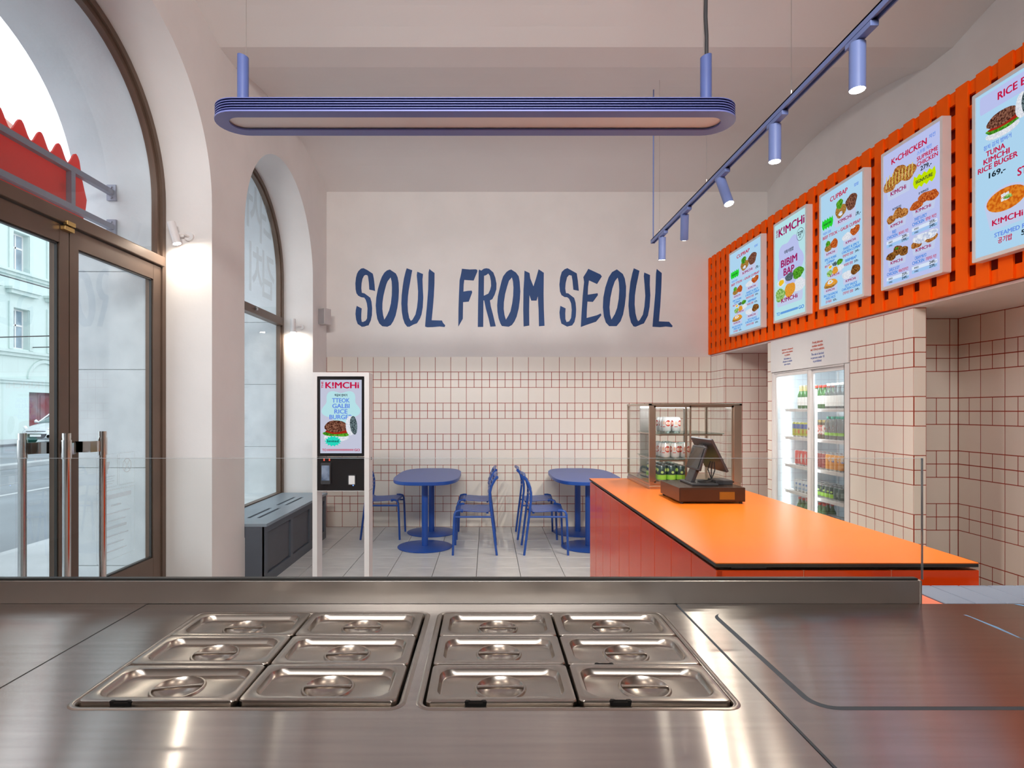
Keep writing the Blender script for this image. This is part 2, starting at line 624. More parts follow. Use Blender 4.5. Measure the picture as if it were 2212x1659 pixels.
tile_field(wr, XT, 3.02, 0.0, 2.234, XT - 0.095, lambda u, z: (u, DC1 + 0.007, z), FRONT, cap=60)
tile_field(wr, 3.02, XN, 0.0, 2.234, 3.555 - 3 * TP, lambda u, z: (u, DN + 0.007, z), FRONT, cap=80)
tile_field(wr, -DN, -0.4, 0.0, 2.234, -DN, lambda u, z: (XN + 0.007, -u, z), SIDE, cap=160)


# left wall with the two arches ----------------------------------------------------------------------
def arch_wall(mb, x0, x1, y0, y1, z0, z1, arches, mi=0):
    """wall between x0 (room side) and x1 with round-headed openings: list of (centre, radius, bottom)"""
    ys = [(y0, None)]
    segs = []
    y = y0
    for c, r, zb in arches:
        segs.append((y, c - r, None))
        segs.append((c - r, c + r, (c, r, zb)))
        y = c + r
    segs.append((y, y1, None))
    for a, b, op in segs:
        if op is None:
            mb.box(x1, x0, a, b, z0, z1, mi)
            continue
        c, r, zb = op
        n = 40
        pts = [(c - r * math.cos(PI * k / n), ZS + r * math.sin(PI * k / n)) for k in range(n + 1)]
        for k in range(n):
            (ya, za), (yb, zb2) = pts[k], pts[k + 1]
            mb.add([(x0, ya, za), (x0, yb, zb2), (x0, yb, z1), (x0, ya, z1), (x1, ya, za), (x1, yb, zb2), (x1, yb, z1), (x1, ya, z1)],
                   [(0, 1, 2, 3), (7, 6, 5, 4), (0, 4, 5, 1)], mi)
        if zb > z0:
            mb.box(x1, x0, c - r, c + r, z0, zb, mi)


mb = MB()
arch_wall(mb, XL, XG + 0.03, YK, YB + 0.25, -0.2, 4.8, [(A1[0], A1[1], -0.2), (A2[0], A2[1], 0.42)])
wl = mb.obj('wall_left', PLASTER, smooth=25)
tag(wl, kind='structure')
mb = MB()
arch_wall(mb, XG - 0.03, XO, -8.0, 14.0, -0.2, 6.5, [(-2.2, 1.0, 0.4), (0.8, 1.0, 0.4), (A1[0], A1[1], -0.2), (A2[0], A2[1], 0.42), (8.9, 1.0, 0.4)])
wo = mb.obj('wall_street', FACADEP, smooth=25)
tag(wo, kind='structure')
mb = MB()
for yy, sgn in ((A1[0] + A1[1], -1), (A1[0] - A1[1], 1), (A2[0] + A2[1], -1), (A2[0] - A2[1], 1)):
    for za, zb in ((-0.05, 0.34), (0.345, 1.088), (1.092, 1.837), (1.842, 2.585), (2.59, 2.78)):
        p = MB().box(XO, XG - 0.04, yy, yy + sgn * 0.015, za, zb)
        p.obj('stone_panel', STONE, wo, bevel=0.002, seg=1)
MB().box(XO, XG + 0.06, A2[0] - A2[1], A2[0] + A2[1], 0.40, 0.52).obj('window_ledge', STONE, wo)

# vaulted ceiling
mb = MB()
prof = []
for a, b in reversed(BAYS):
    n = 16
    for k in range(n + 1):
        t = k / n
        prof.append((a + (b - a) * t, 4.392 + 0.205 * (1 - (2 * t - 1) ** 2)))
for (ya, za), (yb, zb) in zip(prof[:-1], prof[1:]):
    if abs(yb - ya) < 1e-6:
        continue
    mb.hexa([(XL - 0.3, ya, za), (XU + 0.2, ya, za), (XU + 0.2, yb, zb), (XL - 0.3, yb, zb)],
            [(XL - 0.3, ya, 4.75), (XU + 0.2, ya, 4.75), (XU + 0.2, yb, 4.75), (XL - 0.3, yb, 4.75)])
ce = mb.obj('ceiling', CEILP, smooth=20)
tag(ce, kind='structure')
# kitchen end wall
wk = MB().box(-2.6, 3.9, YK - 0.2, YK, -0.2, 4.8).obj('wall_kitchen', mat('kitchen wall', (0.50, 0.48, 0.46), 0.6))
tag(wk, kind='structure')


# arched window frames and glass -----------------------------------------------------------------------
def arch_path(c, r, z0, n=36):
    return [(c - r, z0)] + [(c - r * math.cos(PI * k / n), ZS + r * math.sin(PI * k / n)) for k in range(n + 1)] + [(c + r, z0)]


def band(mb, c, ro, ri, z0, x0, x1, mi=0):
    a, b = arch_path(c, ro, z0), arch_path(c, ri, z0)
    n = len(a)
    vs = [(x0, p[0], p[1]) for p in a] + [(x0, p[0], p[1]) for p in b] + [(x1, p[0], p[1]) for p in a] + [(x1, p[0], p[1]) for p in b]
    fs = []
    for i in range(n - 1):
        fs += [(i, i + 1, n + i + 1, n + i), (2 * n + i, 3 * n + i, 3 * n + i + 1, 2 * n + i + 1),
               (n + i, n + i + 1, 3 * n + i + 1, 3 * n + i), (i, 2 * n + i, 2 * n + i + 1, i + 1)]
    fs += [(0, n, 3 * n, 2 * n), (n - 1, 3 * n - 1, 4 * n - 1, 2 * n - 1)]
    mb.add(vs, fs, mi)


c, r = A1
w1 = thing('window_1', None, None, (XG, c, 0), kind='structure')
mb = MB()
band(mb, c, r - 0.005, r - 0.05, -0.012, XG - 0.04, XG + 0.04)
band(mb, c, r - 0.05, r - 0.085, 2.66, XG - 0.025, XG + 0.02)
mb.obj('window_frame', BRONZE, w1, smooth=30)
MB().box(XG - 0.05, XG + 0.055, c - r + 0.04, c + r - 0.04, 2.615, 2.69).obj('transom', BRONZE, w1, bevel=0.006)
half = [(c - (r - 0.07) * math.cos(PI * k / 36), ZS + (r - 0.07) * math.sin(PI * k / 36)) for k in range(37)]
MB().prism([(c - r + 0.07, 2.68)] + half + [(c + r - 0.07, 2.68)], [], lambda u, v, w: (w, u, v), XG - 0.004, XG + 0.002).obj('pane', GLASSW, w1)

d1 = thing('door_1', None, None, (XG, c, 0), kind='structure')
for sgn in (1, -1):                                             # leaf towards the back of the room, leaf towards the kitchen
    ya, yb = c + sgn * 0.004, c + sgn * (r - 0.055)
    mb = MB()
    mb.box(XG - 0.03, XG + 0.03, ya, ya + sgn * 0.075, 0.02, 2.608)
    mb.box(XG - 0.03, XG + 0.03, yb, yb - sgn * 0.10, 0.02, 2.608)
    mb.box(XG - 0.029, XG + 0.029, ya + sgn * 0.075, yb - sgn * 0.10, 2.50, 2.608)
    mb.box(XG - 0.029, XG + 0.029, ya + sgn * 0.075, yb - sgn * 0.10, 0.02, 0.44)
    lf = mb.obj('door_leaf', BRONZE, d1)
    MB().box(XG - 0.006, XG + 0.004, ya + sgn * 0.07, yb - sgn * 0.095, 0.43, 2.51).obj('pane', GLASSW, lf)
    mb = MB()
    a0, a1 = ya + sgn * 0.075, yb - sgn * 0.10
    for q0, q1, z0, z1 in ((a0, a0 + sgn * 0.008, 0.44, 2.5), (a1 - sgn * 0.012, a1, 0.44, 2.5), (a0, a1, 0.44, 0.45), (a0, a1, 2.49, 2.5)):
        mb.box(XG + 0.004, XG + 0.02, q0, q1, z0, z1)
    mb.obj('gasket', GASKET, lf)
    # pull bars: cylinder with collar, held by a bent steel strap bolted to the meeting stile
    for side in (1, -1):
        bx, by = XG + side * 0.125, c + sgn * 0.155
        h = MB()
        rr = 0.021
        h.tube([(bx, by, 0.34), (bx, by, 1.385)], rr, 16)
        h.tube([(bx, by, 1.255), (bx, by, 1.362)], rr + 0.004, 16)
        h.tube([(bx, by, 1.372), (bx, by, 1.40)], rr + 0.001, 16)
        h.tube([(bx, by, 0.36), (bx, by, 0.46)], rr + 0.004, 16)
        hd = h.obj('pull_handle', CHROME, lf, smooth=40)
        for zc in (1.31, 0.41):
            st = MB()
            path = [(by, bx), (c + sgn * 0.10, bx), (c + sgn * 0.062, XG + side * 0.11), (c + sgn * 0.05, XG + side * 0.07), (c + sgn * 0.05, XG + side * 0.03)]
            for (ya_, xa_), (yb_, xb_) in zip(path[:-1], path[1:]):
                st.hexa([(xa_ - 0.003, ya_, zc - 0.033), (xa_ + 0.003, ya_, zc - 0.033), (xb_ + 0.003, yb_, zc - 0.033), (xb_ - 0.003, yb_, zc - 0.033)],
                        [(xa_ - 0.003, ya_, zc + 0.033), (xa_ + 0.003, ya_, zc + 0.033), (xb_ + 0.003, yb_, zc + 0.033), (xb_ - 0.003, yb_, zc + 0.033)])
            for dz in (-0.02, 0.02):
                st.tube([(XG + side * 0.028, c + sgn * 0.045, zc + dz), (XG + side * 0.04, c + sgn * 0.045, zc + dz)], 0.006, 8)
            st.obj('strap', CHROME, lf)
mb = MB().box(XG + 0.03, XG + 0.045, c - 0.05, c - 0.015, 1.02, 1.10)
mb.tube([(XG + 0.045, c - 0.032, 1.06), (XG + 0.056, c - 0.032, 1.06)], 0.010, 12)
mb.obj('lock_plate', STEELB, d1, bevel=0.002)
mb = MB().box(XG + 0.03, XG + 0.06, c - 0.075, c + 0.005, 2.575, 2.60).box(XG + 0.045, XG + 0.07, c - 0.07, c, 2.605, 2.63)
mb.obj('door_catch', BRASS, d1, bevel=0.003)
# etched notices on the pane of the leaf next to the pier
et = MB()
fy = lambda u, v, w: (XG + 0.006, c + 0.28 + u, 0.72 + v)


def bar(mb, u0, u1, v0, v1, fn, w=0.0, mi=0):
    mb.add([fn(u0, v0, w), fn(u1, v0, w), fn(u1, v1, w), fn(u0, v1, w)], [(0, 1, 2, 3)], mi)


for u0, u1, v0, v1 in ((0.0, 0.21, 0.30, 0.52), (0.225, 0.40, 0.30, 0.52), (0.0, 0.40, -0.18, 0.28)):
    for e in ((u0, u1, v0, v0 + 0.003), (u0, u1, v1 - 0.003, v1), (u0, u0 + 0.003, v0, v1), (u1 - 0.003, u1, v0, v1)):
        bar(et, *e, fy)
et.flat(circ(0.315, 0.43, 0.05), [circ(0.315, 0.43, 0.043)], fy, 0)
for s_ in (-1, 1):
    et.flat([(0.315 - 0.03, 0.43 - s_ * 0.03), (0.315 - 0.024, 0.43 - s_ * 0.034), (0.315 + 0.03, 0.43 + s_ * 0.03), (0.315 + 0.024, 0.43 + s_ * 0.034)], [], fy, 0)
et.flat([(0.08, 0.47), (0.13, 0.47), (0.12, 0.43), (0.108, 0.415), (0.108, 0.39), (0.10, 0.39), (0.10, 0.415), (0.088, 0.43)], [], fy, 0)
for q in range(4):
    bar(et, 0.02, 0.18 - 0.02 * (q % 2), 0.37 - 0.016 * q, 0.374 - 0.016 * q, fy)
for q, (a, b, t) in enumerate(((0.03, 0.36, 0.03), (0.14, 0.25, 0.012), (0.05, 0.35, 0.01), (0.09, 0.30, 0.01), (0.09, 0.31, 0.02), (0.06, 0.33, 0.01), (0.10, 0.28, 0.01), (0.08, 0.31, 0.01))):
    bar(et, a, b, 0.22 - 0.05 * q, 0.22 + t - 0.05 * q, fy)
et.obj('etched_notice', ETCH, d1)

c, r = A2
w2 = thing('window_2', None, None, (XG, c, 0), kind='structure')
mb = MB()
band(mb, c, r - 0.004, r - 0.04, 0.52, XG - 0.04, XG + 0.04)
band(mb, c, r - 0.04, r - 0.062, 0.52, XG - 0.02, XG + 0.02)
mb.obj('window_frame', BRONZE, w2, smooth=30)
MB().box(XG - 0.04, XG + 0.05, c - r + 0.03, c + r - 0.03, 2.545, 2.635).obj('transom', BRONZE, w2, bevel=0.006)
mb = MB().tube([(XG + 0.05, c + 0.1, 2.60), (XG + 0.075, c + 0.1, 2.60)], 0.016, 12)
mb.obj('knob', STEELB, w2)
half = [(c - (r - 0.055) * math.cos(PI * k / 36), ZS + (r - 0.055) * math.sin(PI * k / 36)) for k in range(37)]
MB().prism([(c - r + 0.055, 2.63)] + half + [(c + r - 0.055, 2.63)], [], lambda u, v, w: (w, u, v), XG - 0.004, XG + 0.002).obj('pane', GLASSW, w2)
MB().box(XG - 0.004, XG + 0.002, c - r + 0.05, c + r - 0.05, 0.52, 2.55).obj('pane', GLASSW, w2)
MB().box(XG - 0.03, XG + 0.03, c - r + 0.03, c + r - 0.03, 0.515, 0.55).obj('bottom_rail', BRONZE, w2)
gh = MB()
fg = lambda u, v, w: (XG + 0.005, u, v)
for s_, cy_, cz_ in (('김', 6.70, 2.84), ('치', 6.34, 2.84), ('더', 6.62, 3.42), ('서', 6.28, 3.50)):
    vs, fs, tw = text2d(s_, 0.02)
    gh.add([fg(cy_ + (tw / 2 - x) * 0.34, cz_ + y * 0.40, 0) for x, y in vs], fs)
gh.obj('lettering', GHOST, w2)

# ================================================================= STREET
gd = MB().box(-24.6, -13.6, -40, 90, -0.4, -0.16).obj('road', ASPH)
MB().box(-13.6, -5.2, -40, 90, -0.4, -0.15).obj('roadway', ASPH, gd)
MB().box(-13.95, -13.55, -40, 90, -0.16, -0.02).obj('curb', PAVE, gd, bevel=0.02)
MB().box(-9.6, -9.45, -40, 90, -0.16, -0.145).obj('road_marking', PAVE, gd)
MB().box(-10.9, -10.8, -40, 90, -0.16, -0.146).obj('tram_rail', mat('worn rail', (0.30, 0.31, 0.33), 0.5, 0.5), gd)
MB().box(-12.4, -12.3, -40, 90, -0.16, -0.146).obj('tram_rail', MATS['worn rail'], gd)
tag(gd, kind='structure')
pv = MB().box(-5.2, XO, -40, 90, -0.4, -0.03).box(-5.35, -5.2, -40, 90, -0.4, -0.035).obj('sidewalk', PAVE)
MB().box(XO, XG + 0.06, A1[0] - A1[1], A1[0] + A1[1], -0.4, -0.012).obj('doorstep', STONE, pv)
tag(pv, kind='structure')
pf = MB().box(-27.0, -22.4, -40, 90, -0.4, -0.05).obj('pavement', PAVE)
MB().box(-22.4, -22.2, -40, 90, -0.4, -0.06).obj('curb', mat('dark kerb', (0.20, 0.21, 0.22), 0.8), pf)
tag(pf, kind='structure')

XF = -26.0
bl = thing('apartment_building', 'pale mint rendered apartment house with moulded cornices and red roof across the street', 'building', (XF, 33, -0.05))
cols = [32.75 + 2.75 * k for k in range(-3, 4)]
ROWS = ((9.24, 11.35), (4.93, 7.15))
holes = [(y, z0, z1) for y in cols for z0, z1 in ROWS]
outer = [(10, -0.05), (60, -0.05), (60, 13.2), (10, 13.2)]
hs = [[(y - 0.55, z0), (y + 0.55, z0), (y + 0.55, z1), (y - 0.55, z1)] for y, z0, z1 in holes]
hs.append([(33.35, 0.0), (35.6, 0.0), (35.6, 2.55), (33.35, 2.55)])
MB().prism(outer, hs, lambda u, v, w: (w, u, v), XF, XF - 0.5).obj('wall', MINT, bl)
MB().box(XF - 0.8, XF - 0.55, 10, 60, -0.05, 13.2).obj('inner_wall', DARKG, bl)
for y, z0, z1 in holes:
    f = MB()
    for a, b, p, q in ((y - 0.55, y - 0.47, z0, z1), (y + 0.47, y + 0.55, z0, z1), (y - 0.47, y + 0.47, z0, z0 + 0.09), (y - 0.47, y + 0.47, z1 - 0.08, z1),
                       (y - 0.04, y + 0.04, z0 + 0.09, z1 - 0.08), (y - 0.47, y + 0.47, z0 + 1.28, z0 + 1.38)):
        f.box(XF - 0.36, XF - 0.30, a, b, p, q)
    wd = f.obj('window', WHITEM, bl)
    MB().box(XF - 0.35, XF - 0.33, y - 0.5, y + 0.5, z0 + 0.04, z1 - 0.04).obj('pane', WINP, wd)
    s = MB()
    for a, b, p, q in ((y - 0.85, y - 0.57, z0 - 0.05, z1 + 0.02), (y + 0.57, y + 0.85, z0 - 0.05, z1 + 0.02), (y - 0.85, y + 0.85, z1 + 0.02, z1 + 0.32)):
        s.box(XF, XF + 0.07, a, b, p, q)
    if z0 < 6:
        s.box(XF, XF + 0.30, y - 1.0, y + 1.0, z1 + 0.75, z1 + 0.95).box(XF, XF + 0.42, y - 1.1, y + 1.1, z1 + 0.95, z1 + 1.08)
    s.obj('surround', MINTD, wd)
for z, h, d in ((3.0, 0.28, 0.16), (4.5, 0.34, 0.22), (8.9, 0.30, 0.28), (12.7, 0.5, 0.5)):
    cn = MB().box(XF, XF + d * 0.55, 10, 60, z, z + h * 0.55).box(XF, XF + d, 10, 60, z + h * 0.55, z + h)
    cn.obj('cornice', MINTD, bl)
pt = [(34.47 + 1.3 * math.cos(PI * k / 20), 3.3 + 1.15 * math.sin(PI * k / 20)) for k in range(21)]
pi_ = [(34.47 + 1.12 * math.cos(PI * k / 20), 3.3 + 0.97 * math.sin(PI * k / 20)) for k in range(20, -1, -1)]
MB().prism(pt + pi_, [], lambda u, v, w: (w, u, v), XF, XF + 0.1).obj('arch_moulding', MINTD, bl)
dr = MB()
for q in range(2):
    dr.box(XF - 0.42, XF - 0.36, 33.35 + 1.125 * q, 34.46 + 1.125 * q, 0.0, 2.55)
    for za, zb in ((0.2, 0.9), (1.0, 2.4)):
        dr.box(XF - 0.36, XF - 0.33, 33.5 + 1.125 * q, 34.3 + 1.125 * q, za, zb)
dr.obj('gate_door', OLDDOOR, bl, bevel=0.01)
MB().add([(XF + 0.5, 10, 13.2), (XF + 0.5, 46, 13.2), (XF - 9.5, 46, 13.2), (XF - 9.5, 10, 13.2), (-30.0, 10, 21.6), (-30.0, 34, 20.2), (-30.0, 40, 19.0)],
         [(0, 1, 6, 5, 4), (2, 3, 4, 5, 6), (1, 2, 6), (3, 0, 4), (0, 3, 2, 1)]).obj('roof', ROOF, bl)

cr = thing('car', 'silver hatchback parked across the street before the red gate', 'car', (-21.2, 29.6, -0.05))
cx, cy0, g0 = -21.2, 27.6, -0.05
prof = [  # (y offset from nose, half width, z bottom, z top)
    (0.0, 0.62, 0.28, 0.62), (0.10, 0.74, 0.20, 0.72), (0.35, 0.82, 0.17, 0.83), (0.9, 0.84, 0.17, 0.95), (1.15, 0.84, 0.17, 1.0),
    (2.6, 0.84, 0.17, 1.02), (3.5, 0.83, 0.18, 1.02), (3.72, 0.74, 0.3, 0.85)]


def sect(y, hw, z0, z1):
    pts = [(-0.86, 0), (-1.0, 0.12), (-1.0, 0.6), (-0.93, 0.82), (-0.72, 0.96), (-0.3, 1.0), (0.3, 1.0), (0.72, 0.96), (0.93, 0.82), (1.0, 0.6), (1.0, 0.12), (0.86, 0)]
    return [(cx + a * hw, cy0 + y, g0 + z0 + b * (z1 - z0)) for a, b in pts]


MB().loops([sect(*p) for p in prof], cap0=True).obj('body', CARP, cr, smooth=40)
cab = [(1.05, 0.72, 0.95, 1.02), (1.75, 0.64, 0.95, 1.42), (2.2, 0.63, 0.95, 1.47), (3.0, 0.62, 0.95, 1.45), (3.55, 0.66, 0.95, 1.05)]
MB().loops([sect(*p) for p in cab], cap0=True).obj('cabin', CARG, cr, smooth=30)
MB().loops([sect(1.72, 0.60, 1.41, 1.44), sect(2.2, 0.6, 1.47, 1.495), sect(3.05, 0.58, 1.45, 1.475)], cap0=True).obj('roof', CARP, cr, smooth=40)
for s_ in (-1, 1):
    MB().tube([(cx + s_ * 0.70, cy0 + 1.05, g0 + 0.98), (cx + s_ * 0.60, cy0 + 1.75, g0 + 1.43)], 0.035, 8).obj('pillar', CARP, cr)
    MB().tube([(cx + s_ * 0.50, cy0 + 0.08, g0 + 0.68), (cx + s_ * 0.74, cy0 + 0.30, g0 + 0.76)], [0.05, 0.085], 10).obj('headlight', WHITEP, cr, smooth=60)
    MB().tube([(cx + s_ * 0.58, cy0 + 0.0, g0 + 0.34), (cx + s_ * 0.58, cy0 + 0.1, g0 + 0.34)], 0.085, 12).obj('fog_lamp', DARKG, cr)
    for yy in (0.72, 3.05):
        w_ = MB().tube([(cx + s_ * 0.66, cy0 + yy, g0 + 0.30), (cx + s_ * 0.85, cy0 + yy, g0 + 0.30)], 0.30, 20)
        wh = w_.obj('wheel', BLACK, cr, smooth=40)
        MB().tube([(cx + s_ * 0.84, cy0 + yy, g0 + 0.30), (cx + s_ * 0.865, cy0 + yy, g0 + 0.30)], 0.19, 16).obj('hub', STEELB, wh)
fz = lambda u, v, w: (cx + u, cy0 - 0.02 + 0.0 - w, g0 + v)
MB().prism([(-0.52, 0.47), (0.52, 0.47), (0.42, 0.30), (0.25, 0.24), (-0.25, 0.24), (-0.42, 0.30)], [], fz, -0.1, 0.0).obj('grille', DARKG, cr)
MB().prism([(-0.46, 0.60), (0.46, 0.60), (0.44, 0.575), (-0.44, 0.575)], [], fz, -0.1, 0.0).obj('upper_grille', DARKG, cr)
MB().prism(rrect(-0.26, 0.26, 0.335, 0.435, 0.01, 2), [], fz, 0.0, 0.012).obj('number_plate', WHITEP, cr)
MB().prism(circ(0, 0.60, 0.065, 16, 0.034), [circ(0, 0.60, 0.05, 16, 0.022)], fz, 0.0, 0.015).obj('badge', CHROME, cr)
MB().tube([(cx - 0.84, cy0 + 1.25, g0 + 1.0), (cx - 0.97, cy0 + 1.25, g0 + 1.04)], [0.03, 0.09], 10).obj('mirror', CARP, cr)

tw = thing('tram_wire', 'thin overhead tram wire with side brackets strung above the street', 'wire', (-15, 30, 5.7))
MB().tube([(-15, -10, 5.75), (-15, 30, 5.68), (-15, 70, 5.75)], 0.02, 6).obj('cable', DARKG, tw)
mb = MB()
for yy, zz in ((28.5, 5.0), (33.5, 5.1)):
    mb.tube([(-25.9, yy, zz), (-15, yy, zz + 0.3), (-14.7, yy, zz + 0.6)], 0.03, 6)
mb.obj('bracket', DARKG, tw)

# shop sign hung in the door arch, seen from behind
sg = thing('shop_sign', 'red scalloped shop sign on grey tubes hung outside the door arch', 'sign', (-2.9, 3.47, 3.0))


def wavy(y0, y1, ztop, amp, per, ph, zbot):
    top = []
    n = 90
    for k in range(n + 1):
        y = y1 - (y1 - y0) * k / n
        top.append((y, ztop + amp * math.cos(2 * PI * (y - ph) / per)))
    end = [(y1 + 0.03, ztop - 0.12), (y1 + 0.075, ztop - 0.24), (y1 + 0.06, ztop - 0.33), (y1 + 0.01, zbot + 0.02), (y1 - 0.03, zbot)]
    beg = [(y0 + 0.03, zbot), (y0 - 0.01, zbot + 0.02), (y0 - 0.075, ztop - 0.24), (y0 - 0.03, ztop - 0.1)]
    return top[::-1] + end + beg


MB().prism(wavy(2.66, 4.17, 3.285, 0.048, 0.163, 4.135, 2.80), [], lambda u, v, w: (w, u, v), -2.905, -2.893).obj('panel', SIGNR, sg)
MB().prism(wavy(2.70, 4.13, 3.285, 0.048, 0.163, 4.135 + 0.07, 2.86), [], lambda u, v, w: (w, u, v), -3.06, -3.05).obj('front_panel', SIGNP, sg)
for zz in (3.19, 2.925):
    MB().box(-2.89, -2.85, A1[0] - A1[1] + 0.02, A1[0] + A1[1] - 0.02, zz - 0.02, zz + 0.02).obj('tube_rail', GALV, sg)
    for yy, s_ in ((A1[0] + A1[1], -1), (A1[0] - A1[1], 1)):
        p = MB().box(-2.905, -2.835, yy, yy + s_ * 0.02, zz - 0.06, zz + 0.06)
        for dz in (-0.04, 0.04):
            p.tube([(-2.87, yy + s_ * 0.02, zz + dz), (-2.87, yy + s_ * 0.028, zz + dz)], 0.009, 8)
        p.obj('wall_plate', GALV, sg)
for yy in (4.05, 2.88):
    MB().box(-2.889, -2.851, yy - 0.02, yy + 0.02, 2.945, 3.17).obj('upright', GALV, sg)
for yy in (4.0, 3.4, 2.8):
    MB().box(-3.05, -2.905, yy - 0.015, yy + 0.015, 3.04, 3.07).obj('spacer', GALV, sg)

# ================================================================= ORANGE SLATTED PANEL AND MENU SCREENS
sp = thing('slatted_panel', 'long orange lattice panel of upright slats carrying the menu screens', 'panel', (XT, 5.0, 2.255))
MB().box(2.956, 2.96, 2.0, YB, 2.255, 3.51).obj('backing_board', ORANGESH, sp)
cs = MB().box(2.909, 2.93, 2.0, YB - 0.001, -0.0405, 0.0405).mesh('cross_slat', ORANGE, bevel=0.002, seg=1)
for k in range(9):
    o = link('cross_slat', cs, sp)
    o.location.z += 2.2955 + 0.1473 * k
vsl = MB().box(2.895, 2.909, -0.0475, 0.0475, 2.256, 3.518).mesh('slat', ORANGE, bevel=0.002, seg=1)
for k in range(1, 38):
    o = link('slat', vsl, sp)
    o.location.y += 7.696 - 0.152 * k
MB().box(2.895, 2.909, 7.65, YB - 0.001, 2.256, 3.518).obj('slat', ORANGE, sp, bevel=0.002, seg=1)

# screen inks and food colours
SKY1 = emis('display sky blue', (0.42, 0.66, 0.86), 0.98)
LAV = emis('display lavender', (0.50, 0.55, 0.87), 0.95)
AQUA = emis('display aqua', (0.47, 0.75, 0.80), 0.98)
ICE = emis('display ice white', (0.70, 0.80, 0.95), 0.95)
INKM = emis('display magenta', (0.34, 0.008, 0.11), 0.95)
INKR = emis('display crimson', (0.52, 0.008, 0.06), 1.0)
INKB = emis('display blue', (0.03, 0.22, 0.72), 0.95)
INKL = emis('display periwinkle', (0.14, 0.28, 0.80), 0.95)
INKK = emis('display black', (0.012, 0.02, 0.03), 0.9)
BURST = emis('display green burst', (0.02, 0.62, 0.03), 1.0)
BURSTY = emis('display yellow burst', (0.52, 0.72, 0.0), 1.0)
TEALB = emis('display teal burst', (0.02, 0.66, 0.50), 1.0)
BOWL = emis('display white bowl', (0.55, 0.62, 0.84), 0.95)
MEAT = emis('display browned meat', (0.05, 0.012, 0.008), 1.0, (0.28, 0.12, 0.075), 90)
NOOD = emis('display noodles', (0.22, 0.09, 0.012), 1.0, (0.50, 0.28, 0.07), 110)
LEAF = emis('display greens', (0.03, 0.16, 0.01), 1.0, (0.12, 0.42, 0.03), 80)
FRIED = emis('display fried chicken', (0.22, 0.055, 0.008), 1.0, (0.58, 0.27, 0.07), 100)
GLAZE = emis('display glazed chicken', (0.30, 0.035, 0.006), 1.0, (0.62, 0.16, 0.03), 100)
SOYC = emis('display soy chicken', (0.07, 0.018, 0.004), 1.0, (0.33, 0.14, 0.03), 100)
CREAMC = emis('display cream topping', (0.45, 0.52, 0.70), 1.0, (0.80, 0.83, 0.88), 60)
SOUP = emis('display soup', (0.55, 0.10, 0.006), 1.0, (0.75, 0.24, 0.02), 50)
RICEM = emis('display rice', (0.60, 0.64, 0.72), 1.0, (0.82, 0.83, 0.86), 120)
YOLK = emis('display yolk', (0.80, 0.50, 0.02), 1.0)
CARROT = emis('display carrot', (0.62, 0.22, 0.015), 1.0, (0.80, 0.40, 0.06), 120)
CUKE = emis('display cucumber', (0.10, 0.30, 0.04), 1.0, (0.42, 0.62, 0.22), 50)
SAUCE = emis('display yellow sauce', (0.55, 0.40, 0.02), 1.0, (0.75, 0.62, 0.25), 60)
NORI = emis('display seaweed', (0.02, 0.035, 0.04), 1.0, (0.16, 0.22, 0.24), 120)
REDS = emis('display red sauce', (0.35, 0.02, 0.01), 1.0)
BAND = emis('display pale band', (0.36, 0.58, 0.90), 0.95)
SEGM = {}


def blob(mb, cu, cv, ru, rv, fn, w, mi, seed=0, wob=0.12, n=18, rot=0.0):
    rd = random.Random(seed)
    ph = [rd.uniform(0, 6.28) for _ in range(3)]
    pts = []
    for k in range(n):
        a = 2 * PI * k / n
        q = 1 + wob * (math.sin(3 * a + ph[0]) * 0.6 + math.sin(5 * a + ph[1]) * 0.4 + math.sin(2 * a + ph[2]) * 0.3)
        x, y = ru * q * math.cos(a), rv * q * math.sin(a)
        pts.append((cu + x * math.cos(rot) - y * math.sin(rot), cv + x * math.sin(rot) + y * math.cos(rot)))
    mb.flat(pts, [], fn, w, mi)


def burst(t, cu, cv, ru, rv, fn, w, m_, n=13, depth=0.22, zig=True):
    pts = []
    if zig:                                                   # a wavy-edged lozenge
        top, bot = [], []
        m = 9
        for k in range(m):
            u = cu - ru + 2 * ru * k / (m - 1)
            j = rv * (0.62 if k % 2 else 1.0)
            top.append((u, cv + j))
            bot.append((u, cv - rv * (1.0 if k % 2 else 0.62)))
        pts = [(cu - ru * 1.12, cv)] + top + [(cu + ru * 1.12, cv)] + bot[::-1]
    else:
        for k in range(2 * n):
            q = 1.0 if k % 2 == 0 else 1 - depth
            a = PI * k / n
            pts.append((cu + ru * q * math.cos(a), cv + rv * q * math.sin(a)))
    MB().flat(pts, [], fn, w).obj('badge', m_, t)


